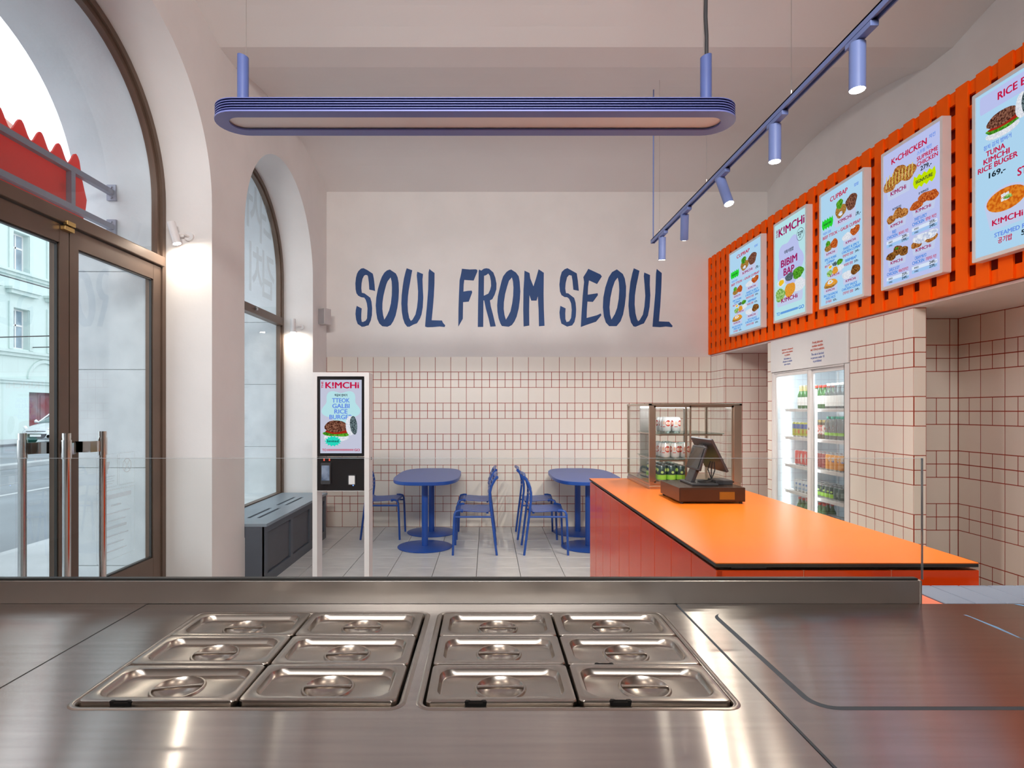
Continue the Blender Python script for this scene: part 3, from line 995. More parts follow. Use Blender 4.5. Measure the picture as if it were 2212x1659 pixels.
FM = [BOWL, MEAT, NOOD, LEAF, FRIED, GLAZE, SOYC, CREAMC, SOUP, RICEM, YOLK, CARROT, CUKE, SAUCE, NORI, REDS, INKM]
FOOD = {
    'beef': [(-.2, .25, .34, .42, 2), (-.25, .62, .2, .3, 3), (.3, .4, .33, .48, 1), (-.2, .1, .12, .14, 7)],
    'pork': [(-.2, .2, .34, .38, 2), (-.22, .5, .22, .25, 3), (.25, .3, .34, .42, 5)],
    'sweet': [(-.25, .15, .38, .34, 9), (.25, .35, .36, .42, 5), (.15, .6, .16, .1, 7)],
    'soy': [(-.25, .15, .4, .36, 9), (.28, .32, .36, .42, 6)],
    'bibim': [(-.32, .48, .2, .22, 9), (-.32, .48, .13, .15, 10), (0, .58, .2, .2, 14), (.33, .6, .26, .28, 3), (.38, .12, .28, .32, 9), (.02, .05, .26, .36, 11), (-.36, -.02, .25, .34, 12)],
    'rice': [(0, .2, .62, .42, 2), (0.05, .3, .55, .34, 11), (-.02, .36, .26, .2, 9), (.0, .37, .1, .09, 10)],
    'fried': [(-.3, .12, .3, .3, 4), (.05, .3, .32, .36, 4), (.34, .18, .3, .32, 4)],
    'glazed': [(-.3, .05, .34, .3, 5), (.05, .3, .34, .34, 5), (.36, .2, .32, .34, 5)],
    'garlic': [(-.3, .1, .32, .3, 6), (.05, .32, .32, .34, 6), (.34, .16, .32, .32, 6), (0, .45, .12, .08, 3)],
    'cream': [(-.3, .05, .3, .26, 4), (.3, .1, .34, .24, 4), (-.1, .3, .46, .32, 7), (.3, .32, .36, .28, 7)],
    'supreme': [(-.35, .1, .34, .34, 4), (.02, .32, .4, .42, 4), (.4, .2, .36, .36, 4)],
}


def food(parent, kind, cu, cv, wd, ht, fn, w, word=None, seed=1, mats=FM):
    mb = MB()
    hw, hh = wd / 2, ht / 2
    if kind == 'burger':
        blob(mb, cu - .05 * wd, cv - .34 * ht, .42 * wd, .17 * ht, fn, w + .0002, 9, seed, .05)
        blob(mb, cu - .02 * wd, cv - .18 * ht, .44 * wd, .13 * ht, fn, w + .0004, 3, seed + 1, .14, 26)
        blob(mb, cu, cv - .10 * ht, .40 * wd, .10 * ht, fn, w + .0006, 15, seed + 2, .1)
        blob(mb, cu - .05 * wd, cv + .10 * ht, .40 * wd, .24 * ht, fn, w + .0008, 1, seed + 3, .05)
        blob(mb, cu + .44 * wd, cv + .14 * ht, .17 * wd, .40 * ht, fn, w + .0010, 9, seed + 4, .04, 18, 0.25)
        blob(mb, cu + .54 * wd, cv + .15 * ht, .12 * wd, .38 * ht, fn, w + .0012, 14, seed + 5, .04, 18, 0.28)
    elif kind == 'soup':
        mb.flat([(cu - hw, cv + .15 * ht), (cu + hw, cv + .15 * ht), (cu + .72 * hw, cv - hh), (cu - .72 * hw, cv - hh)], [], fn, w + .0002, 0)
        mb.flat(circ(cu, cv + .16 * ht, hw, 24, .34 * ht), [], fn, w + .0004, 0)
        mb.flat(circ(cu, cv + .16 * ht, hw * .9, 24, .28 * ht), [], fn, w + .0006, 8)
        for q in range(4):
            mb.flat([(cu - .1 * wd + .09 * wd * (q % 2) + x, cv + .12 * ht + .1 * ht * (q // 2) + y) for x, y in ((0, 0), (.09 * wd, .02 * ht), (.08 * wd, .10 * ht), (-.01 * wd, .08 * ht))], [], fn, w + .0008, 9)
        blob(mb, cu + .05 * wd, cv + .2 * ht, .1 * wd, .05 * ht, fn, w + .001, 12, seed, .2)
    else:
        tray = kind in ('fried', 'glazed', 'garlic', 'cream', 'supreme')
        mb.flat([(cu - hw, cv + .05 * ht), (cu + hw, cv + .05 * ht), (cu + .86 * hw, cv - hh), (cu - .86 * hw, cv - hh)] if tray else
                rrect(cu - hw, cu + hw, cv - hh, cv + .1 * ht, .2 * ht, 5), [], fn, w + .0002, 0)
        for q, (du, dv, ru, rv, mi) in enumerate(FOOD[kind]):
            blob(mb, cu + du * wd, cv + dv * ht, ru * wd * .8, rv * ht * .8, fn, w + .0004 + .0002 * q, mi, seed * 7 + q, .12)
        if kind == 'supreme':
            for q in range(9):
                u = cu - .52 * wd + .13 * wd * q
                mb.flat([(u, cv + .02 * ht), (u + .035 * wd, cv + .02 * ht), (u + .06 * wd, cv + .48 * ht), (u + .025 * wd, cv + .5 * ht)], [], fn, w + .002, 13)
        if word:
            put_text(mb, word, cu, cv - .36 * ht, .17 * ht, fn, w + .0022, 16, width=.62 * wd, bold=.02)
    return mb.obj('food_picture', mats, parent)


SM = [INKM, INKR, INKB, INKL, INKK, BURST, BURSTY, LAV, AQUA, ICE, BAND, BOWL]


def screen(label, dl, dr, z0, z1, build, base):
    t = thing('menu_screen', label, 'screen', (2.895, (dl + dr) / 2, z0), group='menu screens on the orange panel')
    Wd, Hh = dl - dr, z1 - z0
    f = MB()
    fn = lambda u, v, w: (2.84 - w, dl - u, z0 + v)
    b = 0.021
    f.prism(rrect(0, Wd, 0, Hh, .006, 2), [[(b, b), (Wd - b, b), (Wd - b, Hh - b), (b, Hh - b)]], fn, -.055, 0)
    f.obj('frame', WHITEM, t)
    d = MB()
    d.prism([(b, b), (Wd - b, b), (Wd - b, Hh - b), (b, Hh - b)], [], fn, -.05, -.006)
    d.obj('display', base, t)
    iw, ih = Wd - 2 * b, Hh - 2 * b
    fi = lambda u, v, w: fn(b + u * iw, b + v * ih, w - .006)
    mb = MB()
    build(t, mb, fi)
    if mb.v:
        tag(mb.obj('lettering', SM, t), kind='stuff')
    return t


WD = .002      # print sits this far in front of the display


def T(mb, s, u, v, h, mi, **k):
    put_text(mb, s, u, v, h, mb.fi, k.pop('w', WD), mi, **k)


def scr_cup(t, mb, fi):
    mb.fi = fi
    bd = .018
    T(mb, 'CUPBAP', .45, .905, .042, 1, width=.42, bold=bd)
    T(mb, '컵밥', .86, .915, .02, 3, width=.1)
    food(t, 'beef', .60, .735, .50, .17, fi, WD, 'K!MCHi', 3)
    burst(t, .17, .73, .13, .05, fi, WD, BURST)
    T(mb, 'SIGNATURE', .17, .72, .018, 4, width=.2, w=WD + .001)
    T(mb, '259,-', .87, .665, .03, 4, width=.17)
    T(mb, '떡갈비 컵밥', .16, .64, .018, 3, width=.2)
    T(mb, 'BEEF TTEOK – GALBI CUPBAP', .50, .598, .028, 1, width=.90, bold=bd)
    food(t, 'pork', .26, .485, .34, .12, fi, WD, 'K!MCHi', 5)
    food(t, 'sweet', .74, .51, .36, .12, fi, WD, 'K!MCHi', 6)
    T(mb, 'SPICY PORK', .25, .395, .022, 2, width=.30, bold=bd)
    T(mb, 'CUPBAP', .25, .366, .022, 2, width=.2, bold=bd)
    T(mb, '제육 컵밥', .17, .337, .018, 1, width=.14)
    T(mb, '249,-', .33, .337, .018, 4, width=.1)
    T(mb, 'SWEET & SPICY', .74, .422, .022, 2, width=.36, bold=bd)
    T(mb, 'CHICKEN CUPBAP', .74, .394, .022, 2, width=.42, bold=bd)
    T(mb, '양념치킨 컵밥', .67, .364, .018, 1, width=.24)
    T(mb, '249,-', .88, .364, .018, 4, width=.1)
    food(t, 'bibim', .36, .275, .36, .11, fi, WD, 'K!MCHi', 8)
    T(mb, 'BIBIMBAP', .74, .315, .024, 2, width=.25, bold=bd)
    T(mb, '비빔밥 컵밥', .68, .284, .018, 1, width=.2)
    T(mb, '229,-', .86, .284, .018, 4, width=.1)
    food(t, 'rice', .25, .155, .34, .11, fi, WD, 'K!MCHi', 9)
    food(t, 'soy', .74, .185, .36, .12, fi, WD, 'K!MCHi', 10)
    T(mb, 'BACON KIMCHI', .25, .074, .022, 2, width=.34, bold=bd)
    T(mb, 'FRIED RICE', .25, .046, .022, 2, width=.24, bold=bd)
    T(mb, '김치 볶음밥', .2, .018, .018, 1, width=.15)
    T(mb, '229,-', .36, .018, .018, 4, width=.1)
    T(mb, 'SOY SAUCE', .74, .104, .022, 2, width=.27, bold=bd)
    T(mb, 'CHICKEN CUPBAP', .74, .076, .022, 2, width=.42, bold=bd)
    T(mb, '간장치킨 컵밥', .67, .046, .018, 1, width=.24)
    T(mb, '249,-', .88, .046, .018, 4, width=.1)


def scr_bibim(t, mb, fi):
    mb.fi = fi
    put_text(mb, 'THE', .105, .903, .055, fi, WD, 0, width=.085, bold=.02, vertical=True)
    T(mb, 'K!MCHi', .55, .86, .085, 0, width=.82, bold=.02)
    mb.flat(circ(.84, .77, .115, 24, .062), [circ(.84, .77, .108, 24, .058)], fi, WD, 4)
    T(mb, '229', .84, .765, .034, 4, width=.15, bold=.02)
    T(mb, 'KČ', .84, .735, .02, 4, width=.06)
    pts = []
    for k in range(40):
        a = 2 * PI * k / 40
        q = 1 + .13 * math.cos(5 * a + .6)
        pts.append((.5 + .40 * q * math.cos(a), .55 + .24 * q * math.sin(a)))
    MB().flat(pts, [], fi, WD * .5).obj('cloud_shape', LAV, t)
    T(mb, '야채 비빔밥', .48, .655, .03, 4, width=.3)
    T(mb, 'BIBIM', .48, .53, .075, 0, width=.52, bold=.02)
    T(mb, 'BAP', .48, .435, .075, 0, width=.34, bold=.02)
    food(t, 'bibim', .5, .255, .84, .25, fi, WD * 1.4, 'K!MCHi', 12)
    T(mb, 'TO', .12, .045, .034, 2, width=.11, bold=.02)
    T(mb, 'GO', .87, .045, .034, 2, width=.16, bold=.02)
    for q in range(26):
        u = .2 + .57 * q / 26
        mb.flat([(u, .05), (u + .017, .05), (u + .019, .073), (u + .002, .073)], [], fi, WD, 2)


def scr_chicken(t, mb, fi):
    mb.fi = fi
    bd = .018
    mb.flat([(0, .30), (1, .30), (1, .0), (0, .0)], [], fi, .0006, 7)
    T(mb, 'K•CHICKEN', .47, .90, .043, 1, width=.62, bold=.02)
    T(mb, '치킨', .87, .925, .022, 3, width=.1)
    food(t, 'supreme', .29, .735, .46, .19, fi, WD, 'K!MCHi', 21)
    T(mb, '스프림 치킨', .74, .86, .02, 3, width=.24)
    T(mb, 'SUPREME', .79, .815, .03, 1, width=.34, bold=bd)
    T(mb, 'CHICKEN', .79, .776, .03, 1, width=.34, bold=bd)
    T(mb, '279,-', .77, .735, .032, 4, width=.18)
    burst(t, .74, .67, .17, .05, fi, WD, BURSTY)
    T(mb, 'SIGNATURE', .74, .658, .024, 4, width=.28, w=WD + .001)
    T(mb, '8 WINGS', .73, .575, .016, 4, width=.16)
    T(mb, 'BONELESS', .26, .553, .016, 4, width=.16)
    food(t, 'fried', .26, .475, .36, .13, fi, WD, 'K!MCHi', 22)
    food(t, 'glazed', .73, .50, .40, .13, fi, WD, 'K!MCHi', 23)
    for cu, v, a, b, ko, p1, p2 in ((.26, .38, 'FRIED', 'CHICKEN', '후라이드 치킨', '209,-', '199,-'), (.73, .40, 'SWEET & SPICY', 'CHICKEN', '양념 치킨', '259,-', '249,-'),
                                    (.26, .105, 'GARLIC & SOY', 'CHICKEN', '마늘간장치킨', '259,-', '249,-'), (.73, .125, 'CREAM MAYO', 'CHICKEN', '크림마요 치킨', '249,-', '239,-')):
        T(mb, a, cu - .05, v, .024, 2 if a[0] != 'F' else 2, maxw=.36, bold=bd)
        T(mb, b, cu - .09, v - .03, .024, 2, width=.20, bold=bd)
        T(mb, ko, cu + .12, v - .028, .018, 1, width=.17)
        for q, (tx, pr) in enumerate((('BONELESS', p1), ('8 WINGS', p2))):
            z = v - .062 - .026 * q
            mb.flat([(cu - .2, z - .005), (cu + .22, z - .005), (cu + .22, z + .019), (cu - .2, z + .019)], [], fi, .0012, 9 if q == 0 else 10)
            T(mb, tx, cu - .12, z, .013, 4, maxw=.14)
            T(mb, pr, cu + .15, z, .02, 4, width=.11)
    food(t, 'garlic', .26, .20, .36, .13, fi, WD, 'K!MCHi', 24)
    food(t, 'cream', .73, .225, .40, .13, fi, WD, 'K!MCHi', 25)


def scr_burger(t, mb, fi):
    mb.fi = fi
    bd = .02
    mb.flat(rrect(.05, .97, .87, .98, .02), [], fi, .0006, 7)
    T(mb, 'RICE BURGER', .60, .905, .045, 1, width=.66, bold=bd)
    food(t, 'burger', .34, .77, .46, .18, fi, WD, None, 31)
    food(t, 'burger', .80, .66, .34, .13, fi, WD, None, 32)
    T(mb, '참치 김치 밥버거', .26, .645, .022, 3, width=.32)
    T(mb, 'TUNA', .24, .60, .033, 1, width=.22, bold=bd)
    T(mb, 'KIMCHI', .25, .558, .033, 1, width=.30, bold=bd)
    T(mb, 'RICE BUGER', .26, .516, .033, 1, width=.46, bold=bd)
    T(mb, '169,-', .26, .462, .034, 4, width=.19)
    T(mb, 'STEW', .62, .40, .046, 1, width=.26, bold=bd)
    food(t, 'soup', .36, .26, .50, .24, fi, WD, None, 33)
    T(mb, 'K!MCHi', .38, .165, .035, 1, width=.34, w=WD + .003, bold=bd)
    T(mb, 'KIMCHI STEW', .80, .28, .03, 1, width=.3, bold=bd)
    T(mb, 'STEAMED RICE', .45, .093, .026, 3, width=.44, bold=bd)
    T(mb, '공기밥', .35, .052, .028, 1, width=.16)
    T(mb, '50,-', .60, .055, .03, 4, width=.14)


screen('white framed menu screen listing cupbap bowls, in the far corner above the tiled pier', 6.914, 6.096, 2.39, 3.365, scr_cup, SKY1)
screen('white framed menu screen showing one bibim bap bowl and a round price', 5.839, 5.235, 2.39, 3.368, scr_bibim, AQUA)
screen('white framed menu screen listing cupbap bowls, hung between bibim bap and chicken screens', 5.034, 4.434, 2.39, 3.365, scr_cup, SKY1)
screen('white framed menu screen of fried chicken trays with a yellow burst', 4.243, 3.670, 2.39, 3.371, scr_chicken, LAV)
screen('white framed menu screen of rice burgers and stew, closest to the kitchen', 3.446, 2.850, 2.39, 3.368, scr_burger, SKY1)

# ================================================================= PREP COUNTER (closest to the camera)
ZC = 0.90
cab = MB().box(-2.05, 2.3, 0.80, 1.90, 0.1, ZC - 0.10).box(-2.0, 2.25, 0.86, 1.85, 0.0, 0.1)
cabo = tag(cab.obj('counter_cabinet', STEELB), 'long steel cabinet body under the prep worktops', 'cabinet')
G1, G2 = (-0.886, -0.189, 1.247, 1.822), (-0.140, 0.530, 1.247, 1.822)
SX0, SX1 = -1.104, 0.612
fnt = lambda u, v, w: (u, v, w)
mb = MB()
mb.prism(rrect(SX0 + 0.0015, SX1 - 0.003, 0.78, 1.909, 0.001, 1), [rrect(*G1, 0.022, 5), rrect(*G2, 0.022, 5)], fnt, ZC - 0.045, ZC)
top = mb.obj('steel_worktop', STEEL, uv=True)
tag(top, 'steel worktop holding the two wells of lidded food pans', 'worktop')
for gq in (G1, G2):                                            # rolled rim round each well, and the dark well below
    ri = MB()
    loops = []
    for d, z in ((0.014, ZC + 0.0002), (0.010, ZC + 0.0022), (0.003, ZC + 0.0022), (-0.001, ZC - 0.002), (-0.001, ZC - 0.03)):
        loops.append([(x, y, z) for x, y in rrect(gq[0] - d, gq[1] + d, gq[2] - d, gq[3] + d, 0.022 + d, 5)])
    ri.loops(loops, cap1=False)
    ri.obj('well_rim', STEELP, top, smooth=60)
    we = MB().box(gq[0], gq[1], gq[2], gq[3], ZC - 0.10, ZC - 0.095)
    for a, b, c_, d_ in ((gq[0] - .004, gq[0], gq[2], gq[3]), (gq[1], gq[1] + .004, gq[2], gq[3]), (gq[0], gq[1], gq[2] - .004, gq[2]), (gq[0], gq[1], gq[3], gq[3] + .004)):
        we.box(a, b, c_, d_, ZC - 0.10, ZC - 0.028)
    we.obj('well', GASKET, top)
mb = MB().prism(rrect(-2.1, SX0 - 0.0015, 0.78, 1.909, 0.001, 1), [], fnt, ZC - 0.045, ZC + 0.001)
wl_top = tag(mb.obj('steel_worktop', STEEL, uv=True), 'plain steel worktop on the window side of the food pans', 'worktop')
MB().box(SX0 - 0.0015, SX0 + 0.0015, 0.785, 1.90, ZC - 0.03, ZC + 0.0004).obj('joint_strip', GASKET, wl_top)
mb = MB().prism(rrect(SX1 + 0.003, 2.35, 0.78, 1.909, 0.001, 1), [], fnt, ZC - 0.045, ZC + 0.001)
wr_top = mb.obj('steel_worktop', STEEL, uv=True)
tag(wr_top, 'plain steel worktop with a large shallow cover plate beside the food pans', 'worktop')
MB().box(SX1 - 0.003, SX1 + 0.003, 0.785, 1.90, ZC - 0.03, ZC + 0.0012).obj('joint_strip', SEAM, wr_top)

pl = MB()
P0 = (0.700, 1.462, 1.243, 1.822)
loops = []
for d, z in ((0.0, ZC + 0.001), (0.0, ZC + 0.0034), (0.02, ZC + 0.0036)):
    loops.append([(x, y, z) for x, y in rrect(P0[0] + d, P0[1] - d, P0[2] + d, P0[3] - d, 0.045, 6)])
pl.loops(loops)
cvp = pl.obj('cover_plate', STEEL, smooth=60, uv=True)
tag(cvp, 'large flat steel cover plate with rounded corners set in the worktop', 'cover plate')
sl = MB()
lo_ = [(x, y, ZC + 0.0012) for x, y in rrect(P0[0] - 0.012, P0[1] + 0.012, P0[2] - 0.010, P0[3] + 0.001, 0.055, 6)]
li_ = [(x, y, ZC + 0.0030) for x, y in rrect(P0[0], P0[1], P0[2], P0[3], 0.045, 6)]
sl.loops([lo_, li_], cap1=False)
sl.obj('sealant_bead', SEAM, cvp)
fm = MB()
fm.flat([(1.452, 1.80), (1.466, 1.80), (1.474, 1.70), (1.468, 1.62), (1.460, 1.62), (1.458, 1.70)], [], XY, ZC + 0.0034)
tag(fm.obj('film_strip', BLUEF), 'blue film strip stuck on the worktop along the cover plate edge', 'film')
fm = MB()
fm.flat([(1.705, 1.905), (1.722, 1.905), (1.80, 1.80), (1.785, 1.795)], [], XY, ZC + 0.0016)
tag(fm.obj('film_strip', BLUEF), 'blue film strip on the worktop near the pale tiled ledge', 'film')


# lids -------------------------------------------------------------------------------------------------
def lid_root_mesh(w):
    d = 0.181
    mb = MB()
    loops = []
    N = 11
    for e, r_, z in ((0.0, 0.012, -0.012), (0.0, 0.012, 0.0005), (0.0015, 0.0125, 0.003), (0.006, 0.013, 0.004), (0.018, 0.030, 0.0035), (0.021, 0.034, 0.0025),
                     (0.026, 0.036, -0.010), (0.029, 0.036, -0.012)):
        loops.append([(x, y, z) for x, y in rrect(-w / 2 + e, w / 2 - e, -d / 2 + e, d / 2 - e, r_, N)])
    n = len(loops[0])
    lp = loops[-1]
    for r_, z in ((0.060, -0.012), (0.0575, -0.0085), (0.054, -0.0085), (0.0515, -0.012), (0.044, -0.020), (0.030, -0.027), (0.012, -0.030)):
        loops.append([(r_ * math.cos(2 * PI * (k + 0.5) / n), r_ * math.sin(2 * PI * (k + 0.5) / n), z) for k in range(n)])
    mb.loops(loops)
    return mb.mesh('pan_lid', STEELP, smooth=35)


hb = MB()
hb.loops([[(x, s_ * 0.0045 * q, z) for s_, z in ((-1, -0.012), (1, -0.012), (1, -0.0065), (-1, -0.0065))] for x, q in
          ((-0.053, 1.5), (-0.046, 1.1), (-0.02, 0.9), (0.02, 0.9), (0.046, 1.1), (0.053, 1.5))], cap0=True)
handle_me = hb.mesh('handle', STEELP, bevel=0.0012, smooth=40)
nb = MB()
nb.flat([(-0.024, -0.0015), (-0.021, 0.006), (-0.014, 0.006), (-0.011, 0.002), (0.011, 0.002), (0.014, 0.006), (0.021, 0.006), (0.024, -0.0015), (0.022, -0.013), (-0.022, -0.013)],
        [], lambda u, v, w: (u, -0.0915 + v * 0.8 if v > 0 else -0.0915, 0.0052 if v > 0 else v + 0.005), 0)
notch_me = nb.mesh('spoon_notch', BLACK)
ORD = ('first', 'second', 'third', 'fourth', 'fifth', 'sixth', 'seventh', 'eighth', 'ninth', 'tenth', 'eleventh', 'twelfth')
ROWN = ('row by the cook', 'middle row', 'row by the glass screen')
NOTCH = {(0, 0, 0): -0.075, (1, 0, 0): -0.055, (1, 1, 0): -0.075, (1, 1, 1): -0.075}
for gi, gq in enumerate((G1, G2)):
    gw = (gq[1] - gq[0] - 0.012) / 2
    lid_me = lid_root_mesh(gw - 0.004)
    for ci in range(2):
        for ri_ in range(3):
            x = gq[0] + 0.006 + gw * (ci + 0.5) + (0.001 if ci else -0.001)
            y = gq[2] + 0.012 + 0.089 + ri_ * 0.1845
            lab = 'steel pan lid, %s, %s column of the %s well' % (ROWN[ri_], (('window-side', 'inner') if gi == 0 else ('inner', 'till-side'))[ci], ('window-side', 'till-side')[gi])
            o = bpy.data.objects.new('pan_lid', lid_me)
            C.objects.link(o)
            o.location = (x, y, ZC + 0.004 + 0.0012 * ((ci + ri_) % 2))
            o.rotation_euler = (R(0.25 * ((ri_ + gi) % 2)), R(0.3 * (ci - 0.5)), R((-0.35, 0.3, 0.15)[ri_] * (1 if ci else -0.6)))
            tag(o, lab, 'lid', 'steel lids on the food pans')
            h = link('handle', handle_me, o, local=True)
            if gi == 0:
                h.rotation_euler = (0, 0, R(12 if ri_ == 0 and ci == 0 else 4 if ri_ == 1 else 2))
            if (gi, ci, ri_) in NOTCH:
                q = link('spoon_notch', notch_me, o, local=True)
                q.location = (NOTCH[(gi, ci, ri_)], 0, 0)

# steel upstand with the glass screen
up = MB().box(-2.1, 1.408, 1.910, 1.950, ZC, 0.975).box(1.404, 1.412, 1.909, 1.951, ZC, 0.976)
tag(up.obj('steel_upstand', STEELB, bevel=0.002), 'low steel upstand along the back of the prep counter', 'upstand')
gs = thing('glass_screen', 'clear glass sneeze screen standing on the steel upstand', 'screen', (0, 1.93, 0.975))
ZG = 1.373
MB().box(-2.1, 1.425, 1.925, 1.933, 0.975, ZG - 0.001).obj('pane', GLASSS, gs)
MB().box(-2.1, 1.4265, 1.9245, 1.9335, ZG - 0.001, ZG).obj('top_edge', GLASSE, gs)
MB().box(1.425, 1.4265, 1.9245, 1.9335, 0.975, ZG - 0.001).obj('end_edge', GLASSE, gs)
MB().box(-2.1, 1.405, 1.919, 1.939, 0.975, 0.981).obj('gasket', GASKET, gs)

# tiled ledge on the dwarf wall behind the counter
dw = MB().box(-2.1, 3.0, 1.952, 2.113, 0.0, ZC - 0.012).box(1.415, 3.0, 1.911, 1.952, 0.0, ZC - 0.012).obj('dwarf_wall', PLASTER)
tag(dw, 'low wall with a pale blue tiled ledge between prep counter and orange counter', 'wall')
MB().box(1.415, 3.0, 1.912, 2.113, ZC - 0.012, ZC - 0.004).obj('grout', SALMON, dw)
lt = MB().box(0, 0.0965, 0, 0.2, 0, 0.008).mesh('tile', LGRAY, bevel=0.002, seg=1)
for k in range(-2, 14):
    x = 1.592 + 0.1005 * k
    if x < 1.416:
        continue
    o = bpy.data.objects.new('tile', lt)
    o.location = (x, 1.912, ZC - 0.007)
    o.parent = dw
    C.objects.link(o)

# ================================================================= ORANGE SERVICE COUNTER
OX0, OX1, OY0, OY1, OZ = 0.838, 1.803, 2.156, 4.838, 0.97
oc = thing('service_counter', 'orange service counter clad in glossy red-orange panels', 'counter', (1.32, 3.5, 0))
MB().box(OX0 + 0.007, OX1 + 0.004, OY0 + 0.012, OY1 - 0.014, 0.06, OZ - 0.03).obj('carcass', mat('pale joint', (0.85, 0.32, 0.16), 0.6), oc)
MB().box(OX0 + 0.06, OX1 - 0.03, OY0 + 0.06, OY1 - 0.04, 0.0, 0.06).obj('plinth', DARKG, oc)
pm = MB().box(0, 0.024, 0.002, 0.2645, 0.02, OZ - 0.03).mesh('side_panel', ORGLOSS, bevel=0.002, seg=1)
for k in range(10):
    o = link('side_panel', pm, oc)
    o.location += Vector((OX0 + 0.004, OY1 - 0.012 - 0.2664 * (k + 1), 0))
ep = MB().box(0.002, 0.3215, 0, 0.02, 0.02, OZ - 0.03).mesh('end_panel', ORGLOSS, bevel=0.002, seg=1)
for k in range(3):
    o = link('end_panel', ep, oc)
    o.location += Vector((OX0 + 0.004 + 0.3235 * k, OY0 + 0.008, 0))
tp = MB()
tp.prism(rrect(OX0, OX1, OY0, OY1, 0.004, 2), [], XY, OZ - 0.0035, OZ)
tpo = tp.obj('counter_top', ORTOP, oc)
MB().prism(rrect(OX0, OX1, OY0, OY1, 0.004, 2), [], XY, OZ - 0.016, OZ - 0.0035).obj('core', EDGE, tpo)
MB().box(OX0 + 0.06, OX0 + 0.19, OY0 + 0.01, OY0 + 0.04, OZ - 0.023, OZ - 0.016).obj('bracket', BLACK, oc)

# display case ------------------------------------------------------------------------------------------
cx0, cx1, cy0, cy1, cz0, cz1 = 1.147, 1.802, 4.164, 4.83, OZ, 1.579
dc = thing('display_case', 'steel framed glass display case with shelves of cans on the orange counter', 'display case', ((cx0 + cx1) / 2, (cy0 + cy1) / 2, OZ))
CASEM = mat('case steel', (0.62, 0.50, 0.40), 0.3, 1.0, var=0.04)
MB().box(cx0, cx1, cy0, cy1, cz0, cz0 + 0.022).box(cx0 + 0.004, cx1 - 0.004, cy0 + 0.004, cy1 - 0.004, cz0 + 0.022, cz0 + 0.045).obj('base', CASEM, dc, bevel=0.002)
for x0, x1, y0, y1 in ((cx0, cx0 + 0.034, cy0, cy0 + 0.02), (cx1 - 0.055, cx1, cy0, cy0 + 0.02), (cx0, cx0 + 0.018, cy1 - 0.018, cy1), (cx1 - 0.018, cx1, cy1 - 0.018, cy1)):
    MB().box(x0, x1, y0, y1, cz0 + 0.045, cz1 - 0.012).obj('post', CASEM, dc, bevel=0.0015)
tf = MB()
for a in ((cx0, cx1, cy0, cy0 + 0.02), (cx0, cx1, cy1 - 0.018, cy1), (cx0, cx0 + 0.018, cy0, cy1), (cx1 - 0.018, cx1, cy0, cy1)):
    tf.box(*a, cz1 - 0.016, cz1 - 0.004)
tf.obj('top_frame', CASEM, dc)
MB().box(cx0, cx1, cy0, cy1, cz1 - 0.004, cz1).obj('top_pane', GLASSG, dc)
for a in ((cx0 + 0.004, cx0 + 0.009, cy0 + 0.02, cy1 - 0.018), (cx1 - 0.009, cx1 - 0.004, cy0 + 0.02, cy1 - 0.018), (cx0 + 0.018, cx1 - 0.018, cy1 - 0.012, cy1 - 0.007)):
    MB().box(*a, cz0 + 0.04, cz1 - 0.012).obj('side_pane', GLASSC, dc)
xm = 1.425
for a, b, yy in ((cx0 + 0.034, xm + 0.02, cy0 + 0.004), (xm - 0.02, cx1 - 0.055, cy0 + 0.013)):    # two sliding doors on the staff side
    dd = MB()
    dd.box(a, a + 0.012, yy, yy + 0.006, cz0 + 0.045, cz1 - 0.016).box(b - 0.012, b, yy, yy + 0.006, cz0 + 0.045, cz1 - 0.016)
    dd.box(a, b, yy, yy + 0.006, cz1 - 0.030, cz1 - 0.016).box(a, b, yy, yy + 0.006, cz0 + 0.045, cz0 + 0.055)
    do = dd.obj('sliding_door', CASEM, dc)
    MB().box(a + 0.012, b - 0.012, yy + 0.002, yy + 0.005, cz0 + 0.055, cz1 - 0.03).obj('pane', GLASSC, do)
ZS1, ZS2 = 1.177, 1.363
for zz in (ZS1, ZS2):
    sh = MB().box(cx0 + 0.075, cx1 - 0.10, cy0 + 0.06, cy1 - 0.03, zz - 0.006, zz).obj('shelf', GLASSG, dc)
    rl = MB().box(cx0 + 0.09, cx0 + 0.105, cy0 + 0.06, cy1 - 0.03, zz - 0.018, zz - 0.006).box(cx1 - 0.13, cx1 - 0.115, cy0 + 0.06, cy1 - 0.03, zz - 0.018, zz - 0.006)
    rl.box(cx0 + 0.09, cx1 - 0.115, cy0 + 0.058, cy0 + 0.064, zz - 0.016, zz - 0.005)
    rl.obj('rail', CASEM, sh)
MB().box(cx0 + 0.10, cx0 + 0.17, cy1 - 0.03, cy1 - 0.013, cz0 + 0.045, cz1 - 0.016).obj('mullion', STEELB, dc)
MB().box(cx1 - 0.20, cx1 - 0.17, cy1 - 0.03, cy1 - 0.013, cz0 + 0.045, cz1 - 0.016).obj('mullion', STEELB, dc)
MB().box(cx0 + 0.10, cx1 - 0.15, cy1 - 0.045, cy1 - 0.03, cz1 - 0.032, cz1 - 0.018).obj('light_strip', LEDW, dc)

area('added case fill', (cx0 + 0.3, cy0 + 0.25, cz1 - 0.02), (0, 0, 0), 0.35, 0.3, 2.2, (0.95, 0.97, 1.0))  # added fill under the case top, brightens the cans
